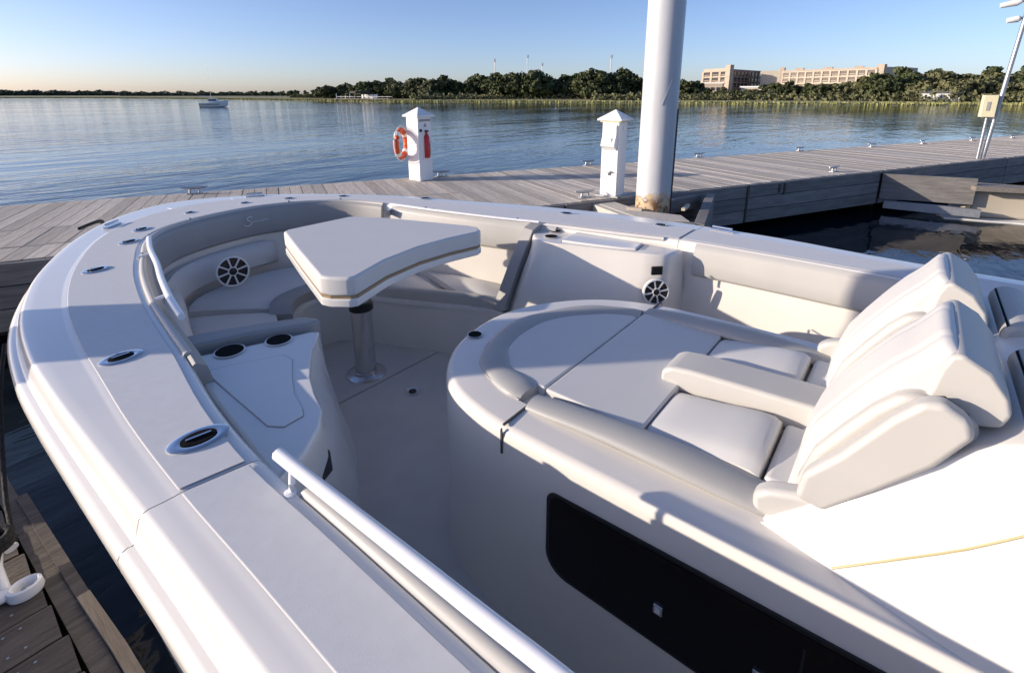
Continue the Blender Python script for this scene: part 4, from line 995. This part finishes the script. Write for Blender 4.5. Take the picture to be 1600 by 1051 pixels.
# dark window along the console side
def rquad(y0, y1, d0, d1, r, n=6, fr=None):
    pts = []
    for cx_, cy_, a0 in ((y0-r, d0+r, -90), (y0-r*2.4, d1-r*2.4, 0), (y1+r, d1-r, 90), (y1+r, d0+r, 180)):
        q = r*2.4 if (cy_ > (d0+d1)/2 and a0 == 0) else r
        for k in range(n+1):
            a = R(a0+90*k/n); pts.append((cx_+math.cos(a)*q, cy_+math.sin(a)*q))
    return pts
wp = rquad(.775, -1.6, 1.262, 1.585, .035)
wp = [(y, d-(.775-y)*.035 if d < 1.4 else d) for y, d in wp]
prismx('window_frame', wp, 1.1475, 1.156, M['black'], con)
cy0 = .0; ins_ = []
for y, d in wp: ins_.append((y-.014 if y > .5 else y, d-.012 if d > 1.42 else d+.012))
prismx('side_window', ins_, 1.1455, 1.149, M['glass'], con)
box('window_gasket', (1.1455, .02, 2.6-1.42), (.004, .006, .27), M['black'], con)
for y, d in ((.375, 1.445), (.105, 1.450), (-.5, 1.45)):
    l = prismx('window_latch', [(y-.014, d-.017), (y+.014, d-.017), (y+.014, d+.017), (y-.014, d+.017)], 1.138, 1.148, M['steel'], con, bev=.003)
    prismx('latch_button', [(y-.007, d-.009), (y+.007, d-.009), (y+.007, d+.009), (y-.007, d+.009)], 1.136, 1.140, M['ped'], con)
cup(1.60, 1.515, 1.119, .028, con)

# ---- handrails
hr_ = tube('handrail', spline([V(.474, 1.145, .885), V(.480, .95, .885), V(.495, .5, .885), V(.505, 0, .885), V(.505, -2, .885)], 6), .0165, M['alu'], boat, 20)
for y in (1.08, -.9):
    tube('rail_bracket', [V(.476, y, .893), V(.468, y-.005, .93), V(.460, y-.01, .955)], .009, M['alu'], hr_, 10)
    lathe('bracket_foot', [(.016, 0), (.016, .004), (.01, .006)], V(.458, y-.01, .952), M['alu'], hr_, 14)
h2 = tube('handrail', spline([V(.985, 3.90, .925), V(.905, 3.60, .925), V(.835, 3.25, .925), (V(.765, 2.95, .925)), V(.70, 2.62, .93), V(.665, 2.38, .935)], 6), .0165, M['alu'], boat, 16)
for x, y in ((.715, 2.70), (.87, 3.52)):
    tube('rail_bracket', [V(x, y, .93), V(x-.05, y+.01, .945)], .010, M['alu'], h2, 10)
h3 = tube('handrail', spline([V(2.70, 3.55, .935), V(2.78, 3.05, .935), V(2.90, 2.5, .935), V(3.0, 2.15, .935)], 6), .010, M['alu'], boat, 12)

# ---- rod holders and fittings on the gunwale
def rod(x, y, s=1.0, rz=0, d=.9405):
    z = EYE-d
    g = lathe('rod_holder', [(.001, 0), (.066, -.004), (.068, .002), (.062, .005), (.048, .0045), (.042, .003), (.001, .003)], (x, y, z-.001), M['chrome'], boat, 32, sx=s, sy=s*.66, rz=rz)
    lathe('holder_well', [(.001, .003), (.038, .003), (.040, .0056), (.001, .0056)], (x, y, z-.001), M['cupd'], g, 24, sx=s, sy=s*.66, rz=rz)
    box('crossbar', (x, y, z+.007), (.055*s, .007, .006), M['chrome'], g, rz)
for x, y, s, rz in ((.395, 1.455, 1.15, -.15), (.395, 2.175, 1.0, .0), (.60, 3.45, 1.0, .3), (.89, 3.97, 1.0, .5), (1.045, 4.28, 1.0, .6), (1.47, 4.60, .62, .3), (1.93, 4.64, .62, 0), (2.28, 4.52, .7, -.2), (2.66, 4.22, .7, -.4), (3.09, 3.53, .75, -.8), (3.40, 2.16, .8, -1.2), (3.52, 1.40, .8, -1.4)):
    rod(x, y, s, rz)
# anchor hatch lines on the foredeck and pull-up cleats
tube('hatch_seam', [V(1.43, 4.98, .953), V(1.50, 4.46, .948)], .004, M['gel2'], boat, 6)
tube('hatch_seam', [V(1.95, 4.98, .953), V(1.98, 4.50, .948)], .004, M['gel2'], boat, 6)
def popcleat(x, y, rz):
    g = box('pull_up_cleat', (x, y, EYE-.945), (.17, .035, .010), M['chrome'], boat, rz, bev=.004)
    c, s = math.cos(rz), math.sin(rz)
    tube('horn', [(x-c*.07, y-s*.07, EYE-.925), (x+c*.07, y+s*.07, EYE-.925)], .009, M['chrome'], g, 8)
popcleat(2.15, 4.92, -.4); popcleat(.95, 4.60, .8); popcleat(3.66, 1.0, 1.5)
lathe('scupper', [(.001, 0), (.02, 0), (.022, .004)], V(3.30, .85, .966), M['steel'], boat, 12)

# no stray empties without label
for o in bpy.data.objects:
    if o.type == 'MESH' and not o.parent and 'kind' not in o and 'label' not in o: print('UNLABELLED', o.name)
print('objects', len(bpy.data.objects), 'planks', n_, 'trees', len(TREES))
